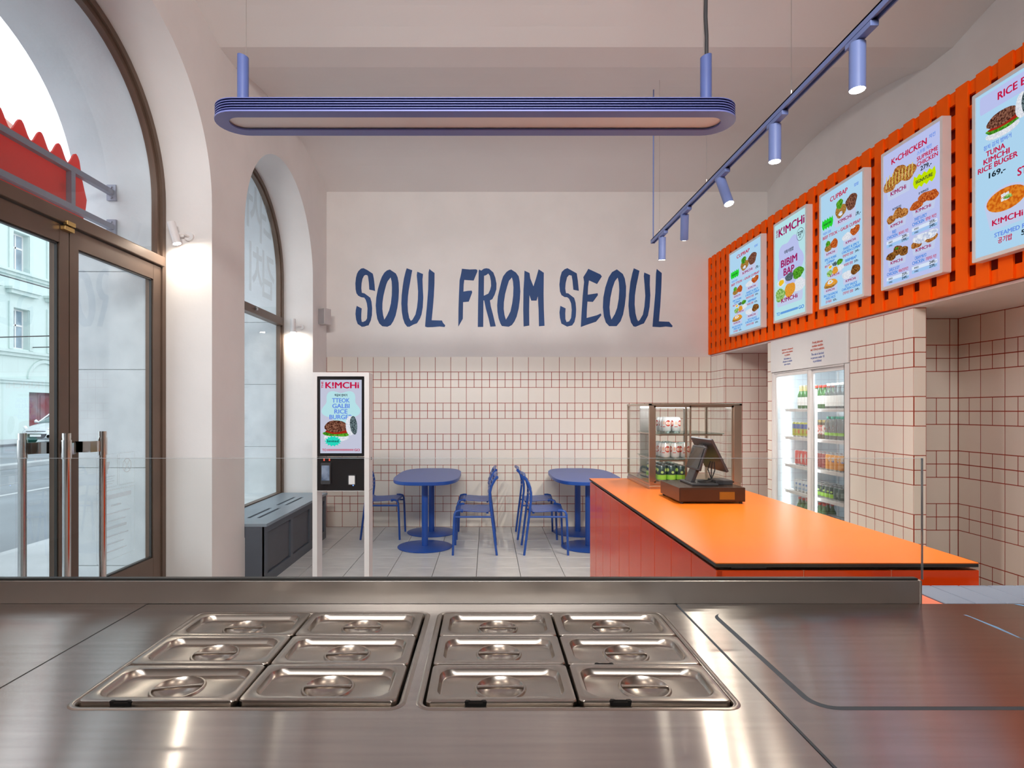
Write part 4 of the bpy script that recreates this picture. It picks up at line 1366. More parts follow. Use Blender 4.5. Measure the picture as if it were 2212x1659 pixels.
# cans -------------------------------------------------------------------------------------------------
CANTOP = mat('can aluminium', (0.72, 0.72, 0.72), 0.3, 1.0, var=0.02)
CANC = {
    'white': ((0.80, 0.79, 0.77), (0.55, 0.045, 0.03), (0.80, 0.50, 0.38)),
    'green': ((0.045, 0.085, 0.085), (0.40, 0.75, 0.08), (0.55, 0.80, 0.25)),
    'red': ((0.72, 0.045, 0.04), (0.80, 0.78, 0.76), (0.80, 0.78, 0.76)),
    'maroon': ((0.30, 0.035, 0.035), (0.45, 0.10, 0.09), (0.16, 0.02, 0.02)),
    'orange': ((0.86, 0.34, 0.01), (0.80, 0.80, 0.80), (0.05, 0.08, 0.42)),
    'pale blue': ((0.68, 0.76, 0.80), (0.30, 0.46, 0.66), (0.12, 0.28, 0.62)),
    'dark green': ((0.10, 0.16, 0.15), (0.35, 0.45, 0.42), (0.20, 0.28, 0.26)),
    'yellow': ((0.55, 0.58, 0.06), (0.07, 0.15, 0.50), (0.75, 0.16, 0.05)),
}


def wrap(r, a0, a1, z0, z1, shape, n=8):
    """a printed patch lying on a can of radius r, facing angle range a0..a1"""
    vs = []
    am, zm = (a0 + a1) / 2, (z0 + z1) / 2
    if shape == 'disc':
        for k in range(18):
            t = 2 * PI * k / 18
            a, z = am + (a1 - a0) / 2 * math.cos(t), zm + (z1 - z0) / 2 * math.sin(t)
            vs.append((r * math.cos(a), r * math.sin(a), z))
        vs.append((r * math.cos(am), r * math.sin(am), zm))
        return vs, [(18, k, (k + 1) % 18) for k in range(18)]
    for k in range(n + 1):
        a = a0 + (a1 - a0) * k / n
        vs += [(r * math.cos(a), r * math.sin(a), z0), (r * math.cos(a), r * math.sin(a), z1)]
    return vs, [(2 * k, 2 * k + 2, 2 * k + 3, 2 * k + 1) for k in range(n)]


_cans = {}


def can_proto(kind, tall=False):
    key = (kind, tall)
    if key in _cans:
        return _cans[key]
    c0, c1, c2 = CANC[kind]
    M0 = mat('can ' + kind, c0, 0.3, 0.15, var=0.02)
    M1 = mat('can print ' + kind, c1, 0.35, var=0.02)
    M2 = mat('can detail ' + kind, c2, 0.35, var=0.02)
    h, r = (0.145, 0.029) if tall else (0.115, 0.033)
    body = MB().lathe([(r * .78, 0.0), (r * .82, 0.003), (r, 0.012), (r, h - 0.014), (r * .84, h - 0.004), (r * .84, h - 0.0005), (r * .76, h - 0.002)], 18,
                      mis=[1, 1, 0, 0, 1, 1]).mesh('can', [M0, CANTOP], smooth=40)
    mb = MB()
    rr = r + 0.0004
    for q in range(3):
        a = -PI / 2 + 0.45 - q * 2.1
        if kind == 'white':
            mb.add(*wrap(rr, a - .62, a + .62, h * .40, h * .80, 'disc'), 0)
            mb.add(*wrap(rr + .0002, a - .3, a + .3, h * .48, h * .70, 'disc'), 1)
            mb.add(*wrap(rr, a + .75, a + 1.45, h * .36, h * .40, 'bar'), 0)
            mb.add(*wrap(rr, a + .85, a + 1.35, h * .5, h * .75, 'disc'), 1)
        elif kind == 'green':
            mb.add(*wrap(rr, a - 1.05, a + 1.05, h * .12, h * .42, 'bar'), 0)
            mb.add(*wrap(rr + .0002, a + .2, a + .9, h * .62, h * .84, 'disc'), 1)
            mb.add(*wrap(rr + .0002, a - .7, a - .1, h * .50, h * .66, 'disc'), 1)
        elif kind == 'red':
            mb.add(*wrap(rr, a - .3, a + .3, h * .2, h * .8, 'disc'), 0)
            mb.add(*wrap(rr + .0002, a - .1, a + .1, h * .15, h * .3, 'bar'), 1)
        elif kind == 'maroon':
            for z in (.2, .36, .52, .68):
                mb.add(*wrap(rr, a - .7, a + .7, h * z, h * (z + .06), 'bar'), 0)
        elif kind == 'orange':
            mb.add(*wrap(rr, a - .55, a + .55, h * .55, h * .82, 'disc'), 0)
            mb.add(*wrap(rr + .0002, a - .45, a + .55, h * .52, h * .62, 'disc'), 1)
        elif kind == 'pale blue':
            mb.add(*wrap(rr, a - .7, a + .7, h * .55, h * .72, 'bar'), 1)
            mb.add(*wrap(rr, a - .8, a + .8, h * .18, h * .34, 'bar'), 0)
        elif kind == 'yellow':
            mb.add(*wrap(rr, a - 1.0, a + 1.0, h * .55, h * .86, 'bar'), 0)
            mb.add(*wrap(rr + .0002, a - .5, a + .5, h * .22, h * .48, 'disc'), 1)
        else:
            mb.add(*wrap(rr, a - .6, a + .6, h * .3, h * .65, 'bar'), 0)
    pr = mb.mesh('can_print', [M1, M2], smooth=60)
    _cans[key] = (body, pr)
    return _cans[key]


def put(name, meshes, names, loc, rz, label, cat, group):
    o = bpy.data.objects.new(name, meshes[0])
    C.objects.link(o)
    o.location = loc
    o.rotation_euler = (0, 0, rz)
    tag(o, label, cat, group)
    for m_, n_ in zip(meshes[1:], names):
        link(n_, m_, o, local=True)
    return o


rd = random.Random(3)


def can(kind, loc, label, group, tall=False):
    return put('drink_can', can_proto(kind, tall), ['can_print'], loc, rd.uniform(-.35, .35), label, 'can', group)


DEPTH = ('front', 'second', 'third', 'fourth', 'fifth')
DZ0 = cz0 + 0.0455
for j in range(5):                                             # bottom deck: green cans, three columns running back
    for i in range(3):
        can('green', (1.262 + 0.069 * i, 4.262 + 0.072 * j, DZ0), 'green and black drink can, %s column from window, %s in line, case floor' % (ORD[i], ORD[j]), 'green cans on the floor of the display case')
for j in range(4):
    for i in range(3):
        if i == 2 and j > 1:
            continue
        can('white', (1.302 + 0.07 * i, 4.30 + 0.074 * j, ZS1), 'white red-emblem drink can, %s column from window, %s in line, middle shelf' % (ORD[i], ORD[j]), 'white cans on the middle shelf of the display case')
for j in range(3):
    for i in range(2):
        can('white', (1.345 + 0.072 * i, 4.42 + 0.074 * j, ZS2), 'white red-emblem drink can, %s column from window, %s in line, top shelf' % (ORD[i], ORD[j]), 'white cans on the top shelf of the display case')

# till: cash drawer and two-sided terminal ------------------------------------------------------------------
cd = thing('cash_drawer', 'dark brown metal cash drawer on the orange counter', 'cash drawer', (1.343, 3.70, OZ))
MB().box(1.146, 1.541, 3.512, 3.896, OZ + 0.012, OZ + 0.097).obj('housing', CASHM, cd, bevel=0.003)
MB().box(1.152, 1.535, 3.508, 3.514, OZ + 0.018, OZ + 0.088).obj('drawer_front', CASHM, cd, bevel=0.002)
MB().box(1.385, 1.475, 3.5065, 3.5085, OZ + 0.026, OZ + 0.072).obj('plaque', mat('amber plaque', (0.22, 0.10, 0.01), 0.4), cd)
for x in (1.165, 1.52):
    for y in (3.53, 3.875):
        MB().tube([(x, y, OZ), (x, y, OZ + 0.013)], 0.010, 10).obj('foot', BLACK, cd)
ps = thing('till_terminal', 'black two-screen till terminal on the cash drawer', 'terminal', (1.33, 3.7, OZ + 0.097))
ZT_ = OZ + 0.097
MB().box(1.252, 1.412, 3.59, 3.83, ZT_, ZT_ + 0.014).obj('base_plate', DARKG, ps, bevel=0.004)


def slab(y0, y1, xa, za, xb, zb, th, back=True):
    """leaning plate running along Y, from (xa, za) at the top to (xb, zb) at the bottom"""
    d = Vector((xb - xa, 0, zb - za)).normalized()
    nrm = Vector((-d.z, 0, d.x)) * th
    m_ = MB()
    q = [(xa, za), (xb, zb), (xb + nrm.x, zb + nrm.z), (xa + nrm.x, za + nrm.z)]
    m_.hexa([(x, y0, z) for x, z in q], [(x, y1, z) for x, z in q])
    return m_


TRIMO = mat('terminal edge', (0.10, 0.06, 0.05), 0.25, 0.4)
s1 = slab(3.565, 3.925, 1.353, 1.349, 1.452, 1.150, 0.016).obj('staff_screen', DARKG, ps, bevel=0.004)
s2 = slab(3.60, 3.83, 1.337, 1.306, 1.290, 1.160, 0.014).obj('customer_screen', DARKG, ps, bevel=0.004)
m_ = slab(3.613, 3.817, 1.3315, 1.294, 1.2915, 1.170, -0.0015)
m_.obj('display', GLOSSB, s2)
mb = MB()
d_ = Vector((0.099, 0, -0.199)).normalized()


def fback(u, v, w):                                            # back of the staff screen: u towards the camera, v up the slope
    p = Vector((1.353, 3.925 - u, 1.349)) + d_ * (0.225 - v) + Vector((d_.z, 0, -d_.x)) * w
    return tuple(p)


put_text(mb, 'qerko', 0.17, 0.172, 0.013, fback, 0.0006, 0, bold=.02, width=0.06)
mb.obj('lettering', WHITEP, s1)
MB().add([(1.262, 3.66, ZT_ + 0.014), (1.29, 3.66, ZT_ + 0.014), (1.29, 3.77, ZT_ + 0.014), (1.262, 3.77, ZT_ + 0.014),
          (1.30, 3.66, 1.17), (1.325, 3.66, 1.17), (1.325, 3.77, 1.17), (1.30, 3.77, 1.17)],
         [(0, 3, 2, 1), (4, 5, 6, 7), (0, 1, 5, 4), (1, 2, 6, 5), (2, 3, 7, 6), (3, 0, 4, 7)]).obj('stand', DARKG, ps, bevel=0.003)
MB().add([(1.30, 3.66, 1.15), (1.33, 3.66, 1.15), (1.33, 3.77, 1.15), (1.30, 3.77, 1.15), (1.352, 3.66, 1.31), (1.368, 3.66, 1.31), (1.368, 3.77, 1.31), (1.352, 3.77, 1.31)],
         [(0, 3, 2, 1), (4, 5, 6, 7), (0, 1, 5, 4), (1, 2, 6, 5), (2, 3, 7, 6), (3, 0, 4, 7)]).obj('arm', DARKG, ps)
for k in range(3):
    MB().tube([(1.40, 3.63 + .03 * k, 1.21), (1.40 - .01 * k, 3.62 + .03 * k, 1.16), (1.37 + .012 * k, 3.60 + .03 * k, 1.10), (1.34, 3.60 + .03 * k, ZT_ + 0.022), (1.31, 3.63 + .02 * k, ZT_ + 0.02)], 0.0035, 6).obj('cable', BLACK, ps)
mb = MB()
mb.flat(circ(3.715, 1.105, 0.012, 16), [circ(3.715, 1.105, 0.008, 16)], lambda u, v, w: (1.2665 + (v - ZT_) * 0.33, u, v), 0)
mb.obj('emblem', WHITEP, ps)
bx = MB().box(1.415, 1.52, 3.64, 3.78, ZT_, ZT_ + 0.028)
tag(bx.obj('adapter_box', DARKG, bevel=0.003), 'small black adapter box behind the till on the cash drawer', 'box')

# ================================================================= FRIDGE
fy0, fy1, fx0, fx1 = 4.765, 6.055, XT - 0.002, 3.60
fr = thing('drinks_fridge', 'white upright drinks fridge with two sliding glass doors in the tiled wall', 'fridge', (3.26, 5.41, 0))
FRW = mat('fridge interior', (0.68, 0.74, 0.78), 0.35, var=0.02)
mb = MB()
mb.box(fx1 - 0.03, fx1, fy0, fy1, 0.0, 2.23)
mb.box(fx0 + 0.03, fx1 - 0.03, fy0, fy0 + 0.03, 0, 2.23).box(fx0 + 0.03, fx1 - 0.03, fy1 - 0.03, fy1, 0, 2.23)
mb.box(fx0 + 0.03, fx1 - 0.03, fy0 + 0.03, fy1 - 0.03, 0, 0.25).box(fx0 + 0.03, fx1 - 0.03, fy0 + 0.03, fy1 - 0.03, 1.93, 2.23)
mb.obj('body', FRW, fr)
MB().box(fx0 - 0.012, fx0 + 0.03, fy0, fy1, 1.915, 2.236).obj('header_panel', WHITEP, fr, bevel=0.004)
mb = MB()
for a in ((fy0, fy0 + 0.06, 0.0, 1.912), (fy1 - 0.04, fy1, 0, 1.912), (fy0 + 0.06, fy1 - 0.04, 0, 0.25), (fy0 + 0.06, fy1 - 0.04, 1.90, 1.912)):
    mb.box(fx0, fx0 + 0.03, *a)
mb.obj('door_frame', WHITEM, fr, bevel=0.003)
for nm, a, b, xx in (('sliding_door', 5.345, 6.012, fx0 + 0.008), ('sliding_door', 4.828, 5.37, fx0 + 0.026)):
    ds = MB()
    bw = 0.052 if a > 5 else 0.03
    ds.box(xx, xx + 0.016, a, a + bw, 0.25, 1.90).box(xx, xx + 0.016, b - 0.036, b, 0.25, 1.90)
    ds.box(xx, xx + 0.016, a + bw, b - 0.036, 1.866, 1.90).box(xx, xx + 0.016, a + bw, b - 0.036, 0.25, 0.30)
    ob = ds.obj(nm, WHITEM, fr, bevel=0.002)
    MB().box(xx + 0.006, xx + 0.010, a + 0.03, b - 0.03, 0.29, 1.87).obj('pane', GLASSC, ob)
    if a > 5:
        MB().tube([(xx - 0.004, a + 0.025, 1.36), (xx + 0.002, a + 0.025, 1.36)], 0.011, 12).obj('lock', CHROME, ob)
for yy, xx in ((fy1 - 0.055, fx0 + 0.12), (5.36, fx0 + 0.055)):
    MB().box(xx, xx + 0.02, yy - (0.012 if yy > 5.5 else 0.004), yy + (0.012 if yy > 5.5 else 0.004), 0.32, 1.72).obj('light_strip', LEDW, fr)
SHZ = (1.545, 1.268, 0.992, 0.735, 0.46)
for zz in SHZ:
    sh = MB()
    sh.box(fx0 + 0.085, fx0 + 0.10, fy0 + 0.035, fy1 - 0.10, zz - 0.03, zz - 0.002)
    for q in range(14):
        sh.box(fx0 + 0.10 + 0.034 * q, fx0 + 0.106 + 0.034 * q, fy0 + 0.035, fy1 - 0.05, zz - 0.008, zz)
    sh.box(fx0 + 0.10, fx1 - 0.05, fy0 + 0.035, fy0 + 0.045, zz - 0.012, zz - 0.002).box(fx0 + 0.10, fx1 - 0.05, fy1 - 0.06, fy1 - 0.05, zz - 0.012, zz - 0.002)
    tag(sh.obj('shelf', WHITEM, fr), kind=None)
mb = MB()
for yy in (fy0 + 0.05, 5.36, fy1 - 0.075):
    mb.box(fx1 - 0.04, fx1 - 0.03, yy - 0.012, yy + 0.012, 0.26, 1.92)
mb.obj('shelf_upright', WHITEM, fr)
area('added fridge light', (fx0 + 0.05, 5.41, 1.895), (0, -40, 0), 0.05, 1.1, 7, (0.88, 0.96, 1.0))  # added fill behind the header, brightens the shelf rails
area('added fridge light', (fx0 + 0.14, fy1 - 0.04, 1.1), (90, 0, 0), 0.05, 1.4, 2.5, (0.88, 0.96, 1.0))
hd = MB()
fh = lambda u, v, w: (fx0 - 0.012 - w, 6.055 - u, v)
for cu, z, h, wdt, lines, mi in ((.34, 2.115, .024, None, ('Informace o alergenech', 'podá na dotaz obsluha', 'na vyžádání.'), 0), (.34, 2.025, .024, None, ('Information on', 'allergens is available', 'upon request.'), 1),
                                 (.86, 2.125, .028, None, ('Prodej alkoholu', 'osobám mladším', 'než 18 let je zakázán.'), 0), (.86, 2.02, .028, None, ('The sale of alcohol', 'to persons under 18', 'is prohibited.'), 1)):
    for q, s_ in enumerate(lines):
        put_text(hd, s_, cu, z - q * h * 1.12, h * .72, fh, 0.0008, mi, maxw=0.36, bold=.02)
hd.obj('lettering', [mat('red print', (0.62, 0.10, 0.05), 0.6), mat('blue print', (0.16, 0.22, 0.50), 0.6)], fr)

# drinks: bottles are body > cap, paper label
GREENG = mat('green bottle glass', (0.03, 0.16, 0.035), 0.08, var=0.05, spec=0.8)
BROWNG = mat('brown bottle glass', (0.12, 0.075, 0.035), 0.1, var=0.05, spec=0.8)
PAPER = mat('white paper label', (0.80, 0.78, 0.75), 0.6, var=0.04, nscale=60)
REDC = mat('red cap', (0.62, 0.05, 0.03), 0.4)
TEALC = mat('teal cap', (0.05, 0.55, 0.40), 0.4)
GOLDC = mat('gold foil', (0.62, 0.50, 0.22), 0.35, 0.6)
CLEARC = mat('clear cap', (0.70, 0.72, 0.72), 0.3)
LIME = mat('lime label', (0.35, 0.75, 0.10), 0.5)
REDL = mat('red white label', (0.80, 0.74, 0.70), 0.5, nscale=45, col2=(0.60, 0.08, 0.06), lo=0.52, hi=0.58)
_bt = {}


def bottle_proto(kind):
    if kind in _bt:
        return _bt[kind]
    r, h, neck, g_, cap, lab, z0, z1 = {
        'soju': (0.032, 0.215, 0.012, GREENG, REDC, PAPER, .04, .118), 'foil': (0.032, 0.225, 0.012, GREENG, GOLDC, PAPER, .03, .11),
        'clear': (0.0325, 0.225, 0.016, GLASSB, CLEARC, PAPER, .02, .115), 'brown': (0.032, 0.17, 0.013, BROWNG, GOLDC, REDL, .04, .125),
        'water': (0.034, 0.205, 0.014, GLASSB, TEALC, LIME, .035, .06)}[kind]
    if kind == 'water':
        pr = [(r * .8, 0), (r, .008), (r, .06), (r * .86, .085), (r * .80, .10), (r * .92, .125), (r, .145), (r * .8, .17), (neck, .187), (neck, h - .018)]
    else:
        pr = [(r * .9, 0), (r, .006), (r, h * .56), (r * .93, h * .63), (r * .6, h * .73), (neck * 1.15, h * .80), (neck, h * .9), (neck, h - .016)]
    body = MB().lathe(pr, 16).mesh('bottle', g_, smooth=50)
    cp = MB().lathe([(neck * 1.2, h - .022), (neck * 1.25, h - .018), (neck * 1.25, h - .003), (neck * 1.1, h)] if kind != 'foil' else
                    [(neck * 1.5, h * .76), (neck * 1.25, h * .85), (neck * 1.25, h - .003), (neck * 1.1, h)], 14).mesh('cap', cap, smooth=50)
    lb = MB()
    n = 16
    rr = r + .0006
    for k in range(n):
        a, b = 2 * PI * k / n, 2 * PI * (k + 1) / n
        lb.add([(rr * math.cos(a), rr * math.sin(a), z0), (rr * math.cos(b), rr * math.sin(b), z0), (rr * math.cos(b), rr * math.sin(b), z1), (rr * math.cos(a), rr * math.sin(a), z1)], [(0, 1, 2, 3)])
    _bt[kind] = (body, cp, lb.mesh('paper_label', lab, smooth=60))
    return _bt[kind]


BNAME = {'soju': 'green glass bottle with red cap', 'foil': 'green glass bottle with gold foil neck', 'clear': 'clear bottle with a white label', 'brown': 'brown bottle with red and white label', 'water': 'clear water bottle with teal cap'}
SHN = ('top', 'second', 'third', 'fourth', 'lowest')
FX = fx0 + 0.145


def shelf_row(si, items, depth=2, pitch=0.07, start=4.86):
    """items: list of (kind, count) laid from the near end to the far end of shelf si; depth rows deep"""
    seen = {}
    for dep in range(depth):
        y = start
        for kind, n_ in items:
            for q in range(n_):
                if kind is not None:
                    bot = kind in BNAME
                    x = FX + dep * 0.074 + (0.01 if bot else 0)
                    nm = BNAME[kind] if bot else kind.replace('tall ', 'tall ') + ' drink can'
                    kk = (kind, dep)
                    seen[kk] = seen.get(kk, 0) + 1
                    lab = '%s, %s from kitchen, %s row, %s fridge shelf' % (nm, ORD[seen[kk] - 1], ('front', 'second', 'third')[dep], SHN[si])
                    grp = '%s on the %s fridge shelf' % (nm.split(' with')[0] + 's', SHN[si])
                    zz = SHZ[si] + 0.0005
                    if bot:
                        put('drink_bottle', bottle_proto(kind), ['cap', 'paper_label'], (x, y, zz), rd.uniform(-.5, .5) + PI / 2, lab, 'bottle', grp)
                    else:
                        kd = kind.replace('tall ', '')
                        o = put('drink_can', can_proto(kd, kind.startswith('tall')), ['can_print'], (x, y, zz), rd.uniform(-.3, .3) - 0.8, lab, 'can', grp)
                y += pitch
        # second and third rows repeat the first


shelf_row(0, [('clear', 4), ('soju', 3), (None, 1), ('foil', 3)], 2, 0.068, 5.10)
shelf_row(1, [('water', 4), ('brown', 4), ('tall yellow', 4)], 2, 0.0695, 5.10)
shelf_row(2, [('tall orange', 4), ('tall maroon', 4), ('tall red', 4)], 3, 0.066, 5.09)
shelf_row(3, [('dark green', 2), ('green', 4), ('white', 2), ('pale blue', 4)], 3, 0.0675, 5.09)
shelf_row(4, [('pale blue', 4), ('soju', 3), (None, 1), ('soju', 3)], 2, 0.07, 5.10)

# ================================================================= DINING ROOM FURNITURE
def stadium(x0, x1, y0, y1, n=48, p=3.2):
    cx_, cy_, a, b = (x0 + x1) / 2, (y0 + y1) / 2, (x1 - x0) / 2, (y1 - y0) / 2
    pts = []
    for k in range(n):
        t = 2 * PI * k / n
        c_, s_ = math.cos(t), math.sin(t)
        pts.append((cx_ + a * math.copysign(abs(c_) ** (2 / p), c_), cy_ + b * math.copysign(abs(s_) ** (2 / p), s_)))
    return pts


def table(x0, x1, y0, y1, cols_x, label):
    t = thing('cafe_table', label, 'table', ((x0 + x1) / 2, (y0 + y1) / 2, 0), group='blue tables along the tiled wall')
    loops = []
    for e, z in ((0.004, 0.738), (0.0, 0.742), (0.0, 0.771), (0.004, 0.775)):
        loops.append([(x, y, z) for x, y in stadium(x0 + e, x1 - e, y0 + e, y1 - e)])
    mb = MB()
    mb.loops(loops, cap0=True)
    mb.m = [1] * (len(mb.m) - 1) + [0]
    mb.obj('table_top', [BLUET, BLUE], t, smooth=40)
    for x, y in cols_x:
        MB().lathe([(0.30, 0.0), (0.305, 0.004), (0.305, 0.010), (0.295, 0.014), (0.05, 0.017)], 40, (x, y, 0)).obj('foot_plate', BLUE, t, smooth=40)
        MB().tube([(x, y, 0.015), (x, y, 0.738)], 0.036, 24).obj('column', BLUE, t, smooth=60)
    return t


table(-1.056, -0.316, 6.15, 7.66, [(-0.70, 6.58), (-0.70, 7.36)], 'blue two-column table with rounded top, beside the order kiosk')
table(0.738, 1.50, 6.15, 7.66, [(1.13, 6.58), (1.13, 7.36)], 'blue two-column table with rounded top, half hidden behind the orange counter')


def chair_proto():
    t = thing('metal_chair', 'chair', 'chair', (0, 0, 0), group='blue metal chairs at the two tables')
    hw = 0.235
    # local frame: the chair faces -X, its seat front near x = -0.36
    for s_ in (-1, 1):
        y = s_ * hw
        MB().tube([(-0.365, y, 0.0), (-0.352, y, 0.36), (-0.347, y, 0.43), (-0.335, y * .97, 0.460), (-0.30, y * .93, 0.470), (-0.26, y * .90, 0.470)], 0.0125, 12).obj('leg', BLUE, t, smooth=60)
        MB().tube([(0.098, y, 0.0), (0.060, y, 0.30), (0.040, y, 0.46), (0.026, y, 0.58), (0.026, y, 0.66), (0.042, y, 0.73), (0.078, y, 0.80), (0.104, y, 0.824)],
                  [0.0125] * 5 + [0.0135, 0.015, 0.017], 12).obj('leg', BLUE, t, smooth=60)
        MB().tube([(-0.352, y, 0.405), (0.05, y, 0.405)], 0.0105, 10).obj('stretcher', BLUE, t, smooth=60)
    st = MB()
    n = 9
    for k in range(n):
        y = (k - (n - 1) / 2) * 0.0495
        path = [(-0.338, 0.452), (-0.325, 0.464), (-0.29, 0.470), (-0.10, 0.457), (0.0, 0.456), (0.035, 0.475)]
        for (xa, za), (xb, zb) in zip(path[:-1], path[1:]):
            st.hexa([(xa, y - .021, za - .006), (xb, y - .021, zb - .006), (xb, y + .021, zb - .006), (xa, y + .021, za - .006)],
                    [(xa, y - .021, za), (xb, y - .021, zb), (xb, y + .021, zb), (xa, y + .021, za)])
    for x, z in ((-0.27, 0.458), (0.0, 0.446)):
        st.box(x - .012, x + .012, -0.225, 0.225, z - .008, z)
    tag(st.obj('seat', BLUE, t), kind='stuff')
    bk = MB()
    bpath = [(0.030, 0.60), (0.026, 0.645), (0.030, 0.69), (0.045, 0.735), (0.066, 0.775)]
    for x, z in bpath:
        bk.tube([(x, -0.235, z), (x - .012, -0.12, z), (x - .016, 0, z), (x - .012, 0.12, z), (x, 0.235, z)], 0.0085, 8)
    tag(bk.obj('backrest', BLUE, t, smooth=60), kind='stuff')
    MB().tube([(0.100, -0.235, 0.822), (0.088, -0.12, 0.826), (0.084, 0, 0.828), (0.088, 0.12, 0.826), (0.100, 0.235, 0.822)], 0.016, 10).obj('top_rail', BLUE, t, smooth=60)
    return t


ch = chair_proto()
ch.location = (0.0, 6.43, 0)
ch['label'] = 'blue metal chair facing the kiosk-side table, the one nearer the glass screen'
dup(ch, (0.0, 7.17, 0), label='blue metal chair facing the kiosk-side table, close to the tiled wall, behind another')
dup(ch, (0.485, 6.43, 0), PI, 'blue metal chair facing the counter-side table, the one nearer the glass screen')
dup(ch, (0.455, 7.17, 0), PI, 'blue metal chair facing the counter-side table, close to the tiled wall')
dup(ch, (-1.40, 7.17, 0), PI, 'blue metal chair half hidden behind the white order kiosk')

# bench / radiator cover
bn = thing('radiator_bench', 'slate blue boxed radiator bench under the arched window', 'bench', (-2.2, 6.1, 0))
bx0, bx1, by0, by1, bz = XG + 0.035, -1.93, 5.115, 7.06, 0.54
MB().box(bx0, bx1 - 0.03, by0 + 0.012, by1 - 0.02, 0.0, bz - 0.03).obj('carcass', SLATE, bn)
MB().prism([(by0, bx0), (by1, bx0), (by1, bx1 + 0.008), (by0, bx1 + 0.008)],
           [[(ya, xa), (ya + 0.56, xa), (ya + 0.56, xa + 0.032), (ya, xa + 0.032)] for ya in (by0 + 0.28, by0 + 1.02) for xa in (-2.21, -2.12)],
           lambda u, v, w: (v, u, w), bz - 0.025, bz).obj('bench_top', SLATELIT, bn)
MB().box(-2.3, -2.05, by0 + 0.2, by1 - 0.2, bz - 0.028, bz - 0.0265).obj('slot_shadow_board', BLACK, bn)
mb = MB()
xf = bx1 - 0.03
for a in ((by0, by0 + 0.07, 0.0, bz - 0.025), (by1 - 0.07, by1, 0, bz - 0.025), (by0 + 0.07, by1 - 0.07, 0.0, 0.09), (by0 + 0.07, by1 - 0.07, bz - 0.085, bz - 0.025),
          (by0 + 0.68, by0 + 0.75, 0.09, bz - 0.085), (by0 + 1.29, by0 + 1.36, 0.09, bz - 0.085)):
    mb.box(xf, xf + 0.022, *a)
mb.obj('face_frame', SLATE, bn)
for a, b in ((by0 + 0.08, by0 + 0.67), (by0 + 0.76, by0 + 1.28), (by0 + 1.37, by1 - 0.08)):
    MB().box(xf, xf + 0.006, a, b, 0.1, bz - 0.095).obj('panel', mat('slate panel', (0.10, 0.105, 0.12), 0.55, nscale=5), bn)
MB().box(bx0 + 0.02, bx1 - 0.012, by0, by0 + 0.014, 0.0, bz - 0.026).obj('end_panel', SLATE, bn)

# order kiosk
KX0, KX1, KY0, KY1, KT = -1.438, -0.973, 4.83, 4.98, 1.841
kk = thing('order_kiosk', 'white self-order kiosk with lit burger screen and black payment panel', 'kiosk', ((KX0 + KX1) / 2, 4.9, 0))
sK = FPX / KY0
fk = lambda u, v, w: (u, KY0 - w, v)
KXa, KXb = -1.400, -1.012
zs0, zs1, zp0 = 1.150, 1.808, 0.864
mb = MB()
mb.prism(rrect(KX0, KX1, zp0, KT, 0.01, 3), [[(KXa, zp0 + .004), (KXb, zp0 + .004), (KXb, zs1), (KXa, zs1)]], fk, -(KY1 - KY0), 0)
for a, b in ((KX0, KXa), (KXb, KX1)):
    mb.box(a, b, KY0, KY1, 0.02, zp0)
mb.box(KX0 - 0.03, KX1 + 0.03, KY0 - 0.08, KY1 + 0.1, 0.0, 0.02)
mb.obj('frame', WHITEM, kk)
MB().prism(rrect(KXa + .001, KXb - .001, zs0, zs1 - .001, 0.01, 3), [], fk, -0.06, -0.003).obj('bezel', GLOSSB, kk)
kd = (KXa + 0.026, KXb - 0.022, zs0 + 0.026, zs1 - 0.028)
KW, KH = kd[1] - kd[0], kd[3] - kd[2]
MB().prism([(kd[0], kd[2]), (kd[1], kd[2]), (kd[1], kd[3]), (kd[0], kd[3])], [], fk, -0.004, -0.0015).obj('display', emis('kiosk display', (0.56, 0.58, 0.72), 0.95), kk)
fkd = lambda u, v, w: fk(kd[0] + u * KW, kd[2] + v * KH, w - 0.0015)
mb = MB()
mb.fi = fkd
WD = .0012
put_text(mb, 'THE', .075, .93, .05, fkd, WD, 1, width=.09, bold=.02, vertical=True)
T(mb, 'K!MCHi', .53, .885, .085, 1, width=.80, bold=.02)
pts = []
for k in range(48):
    a = 2 * PI * k / 48
    q = 1 + .14 * math.cos(5 * a + PI * .5)
    pts.append((.5 + .43 * q * math.cos(a), .63 + .22 * q * math.sin(a)))
MB().flat(pts, [], fkd, WD * .4).obj('cloud_shape', AQUA, kk)
T(mb, '떡갈비 밥버거', .5, .775, .028, 4, width=.3)
for s_, v, w_ in (('TTEOK', .69, .42), ('GALBI', .615, .41), ('RICE', .54, .31), ('BURGER', .465, .55)):
    T(mb, s_, .5, v, .06, 3, width=w_, bold=.02)
burst(kk, .31, .165, .21, .075, fkd, WD * 4, TEALB, 14, .25, zig=False)
T(mb, 'limited', .31, .15, .035, 4, width=.27, w=WD * 4.6, bold=.01)
T(mb, 'TO', .10, .03, .032, 1, width=.10, bold=.02)
T(mb, 'GO', .89, .03, .032, 1, width=.13, bold=.02)
for q in range(28):
    u = .17 + .64 * q / 28
    mb.flat([(u, .033), (u + .014, .033), (u + .017, .058), (u + .003, .058)], [], fkd, WD, 1)
tag(mb.obj('lettering', SM, kk), kind='stuff')
food(kk, 'burger', .42, .33, .72, .34, fkd, WD * 2, None, 41)
MB().box(KXa + .001, KXb - .001, KY0 + 0.002, KY0 + 0.06, zp0 + .004, zs0 - 0.006).obj('payment_panel', GLOSSB, kk)
pt_ = MB().prism(rrect(-1.362, -1.284, 0.925, 1.10, 0.006, 3), [], fk, -0.004, 0.028)
pto = pt_.obj('card_terminal', DARKG, kk)
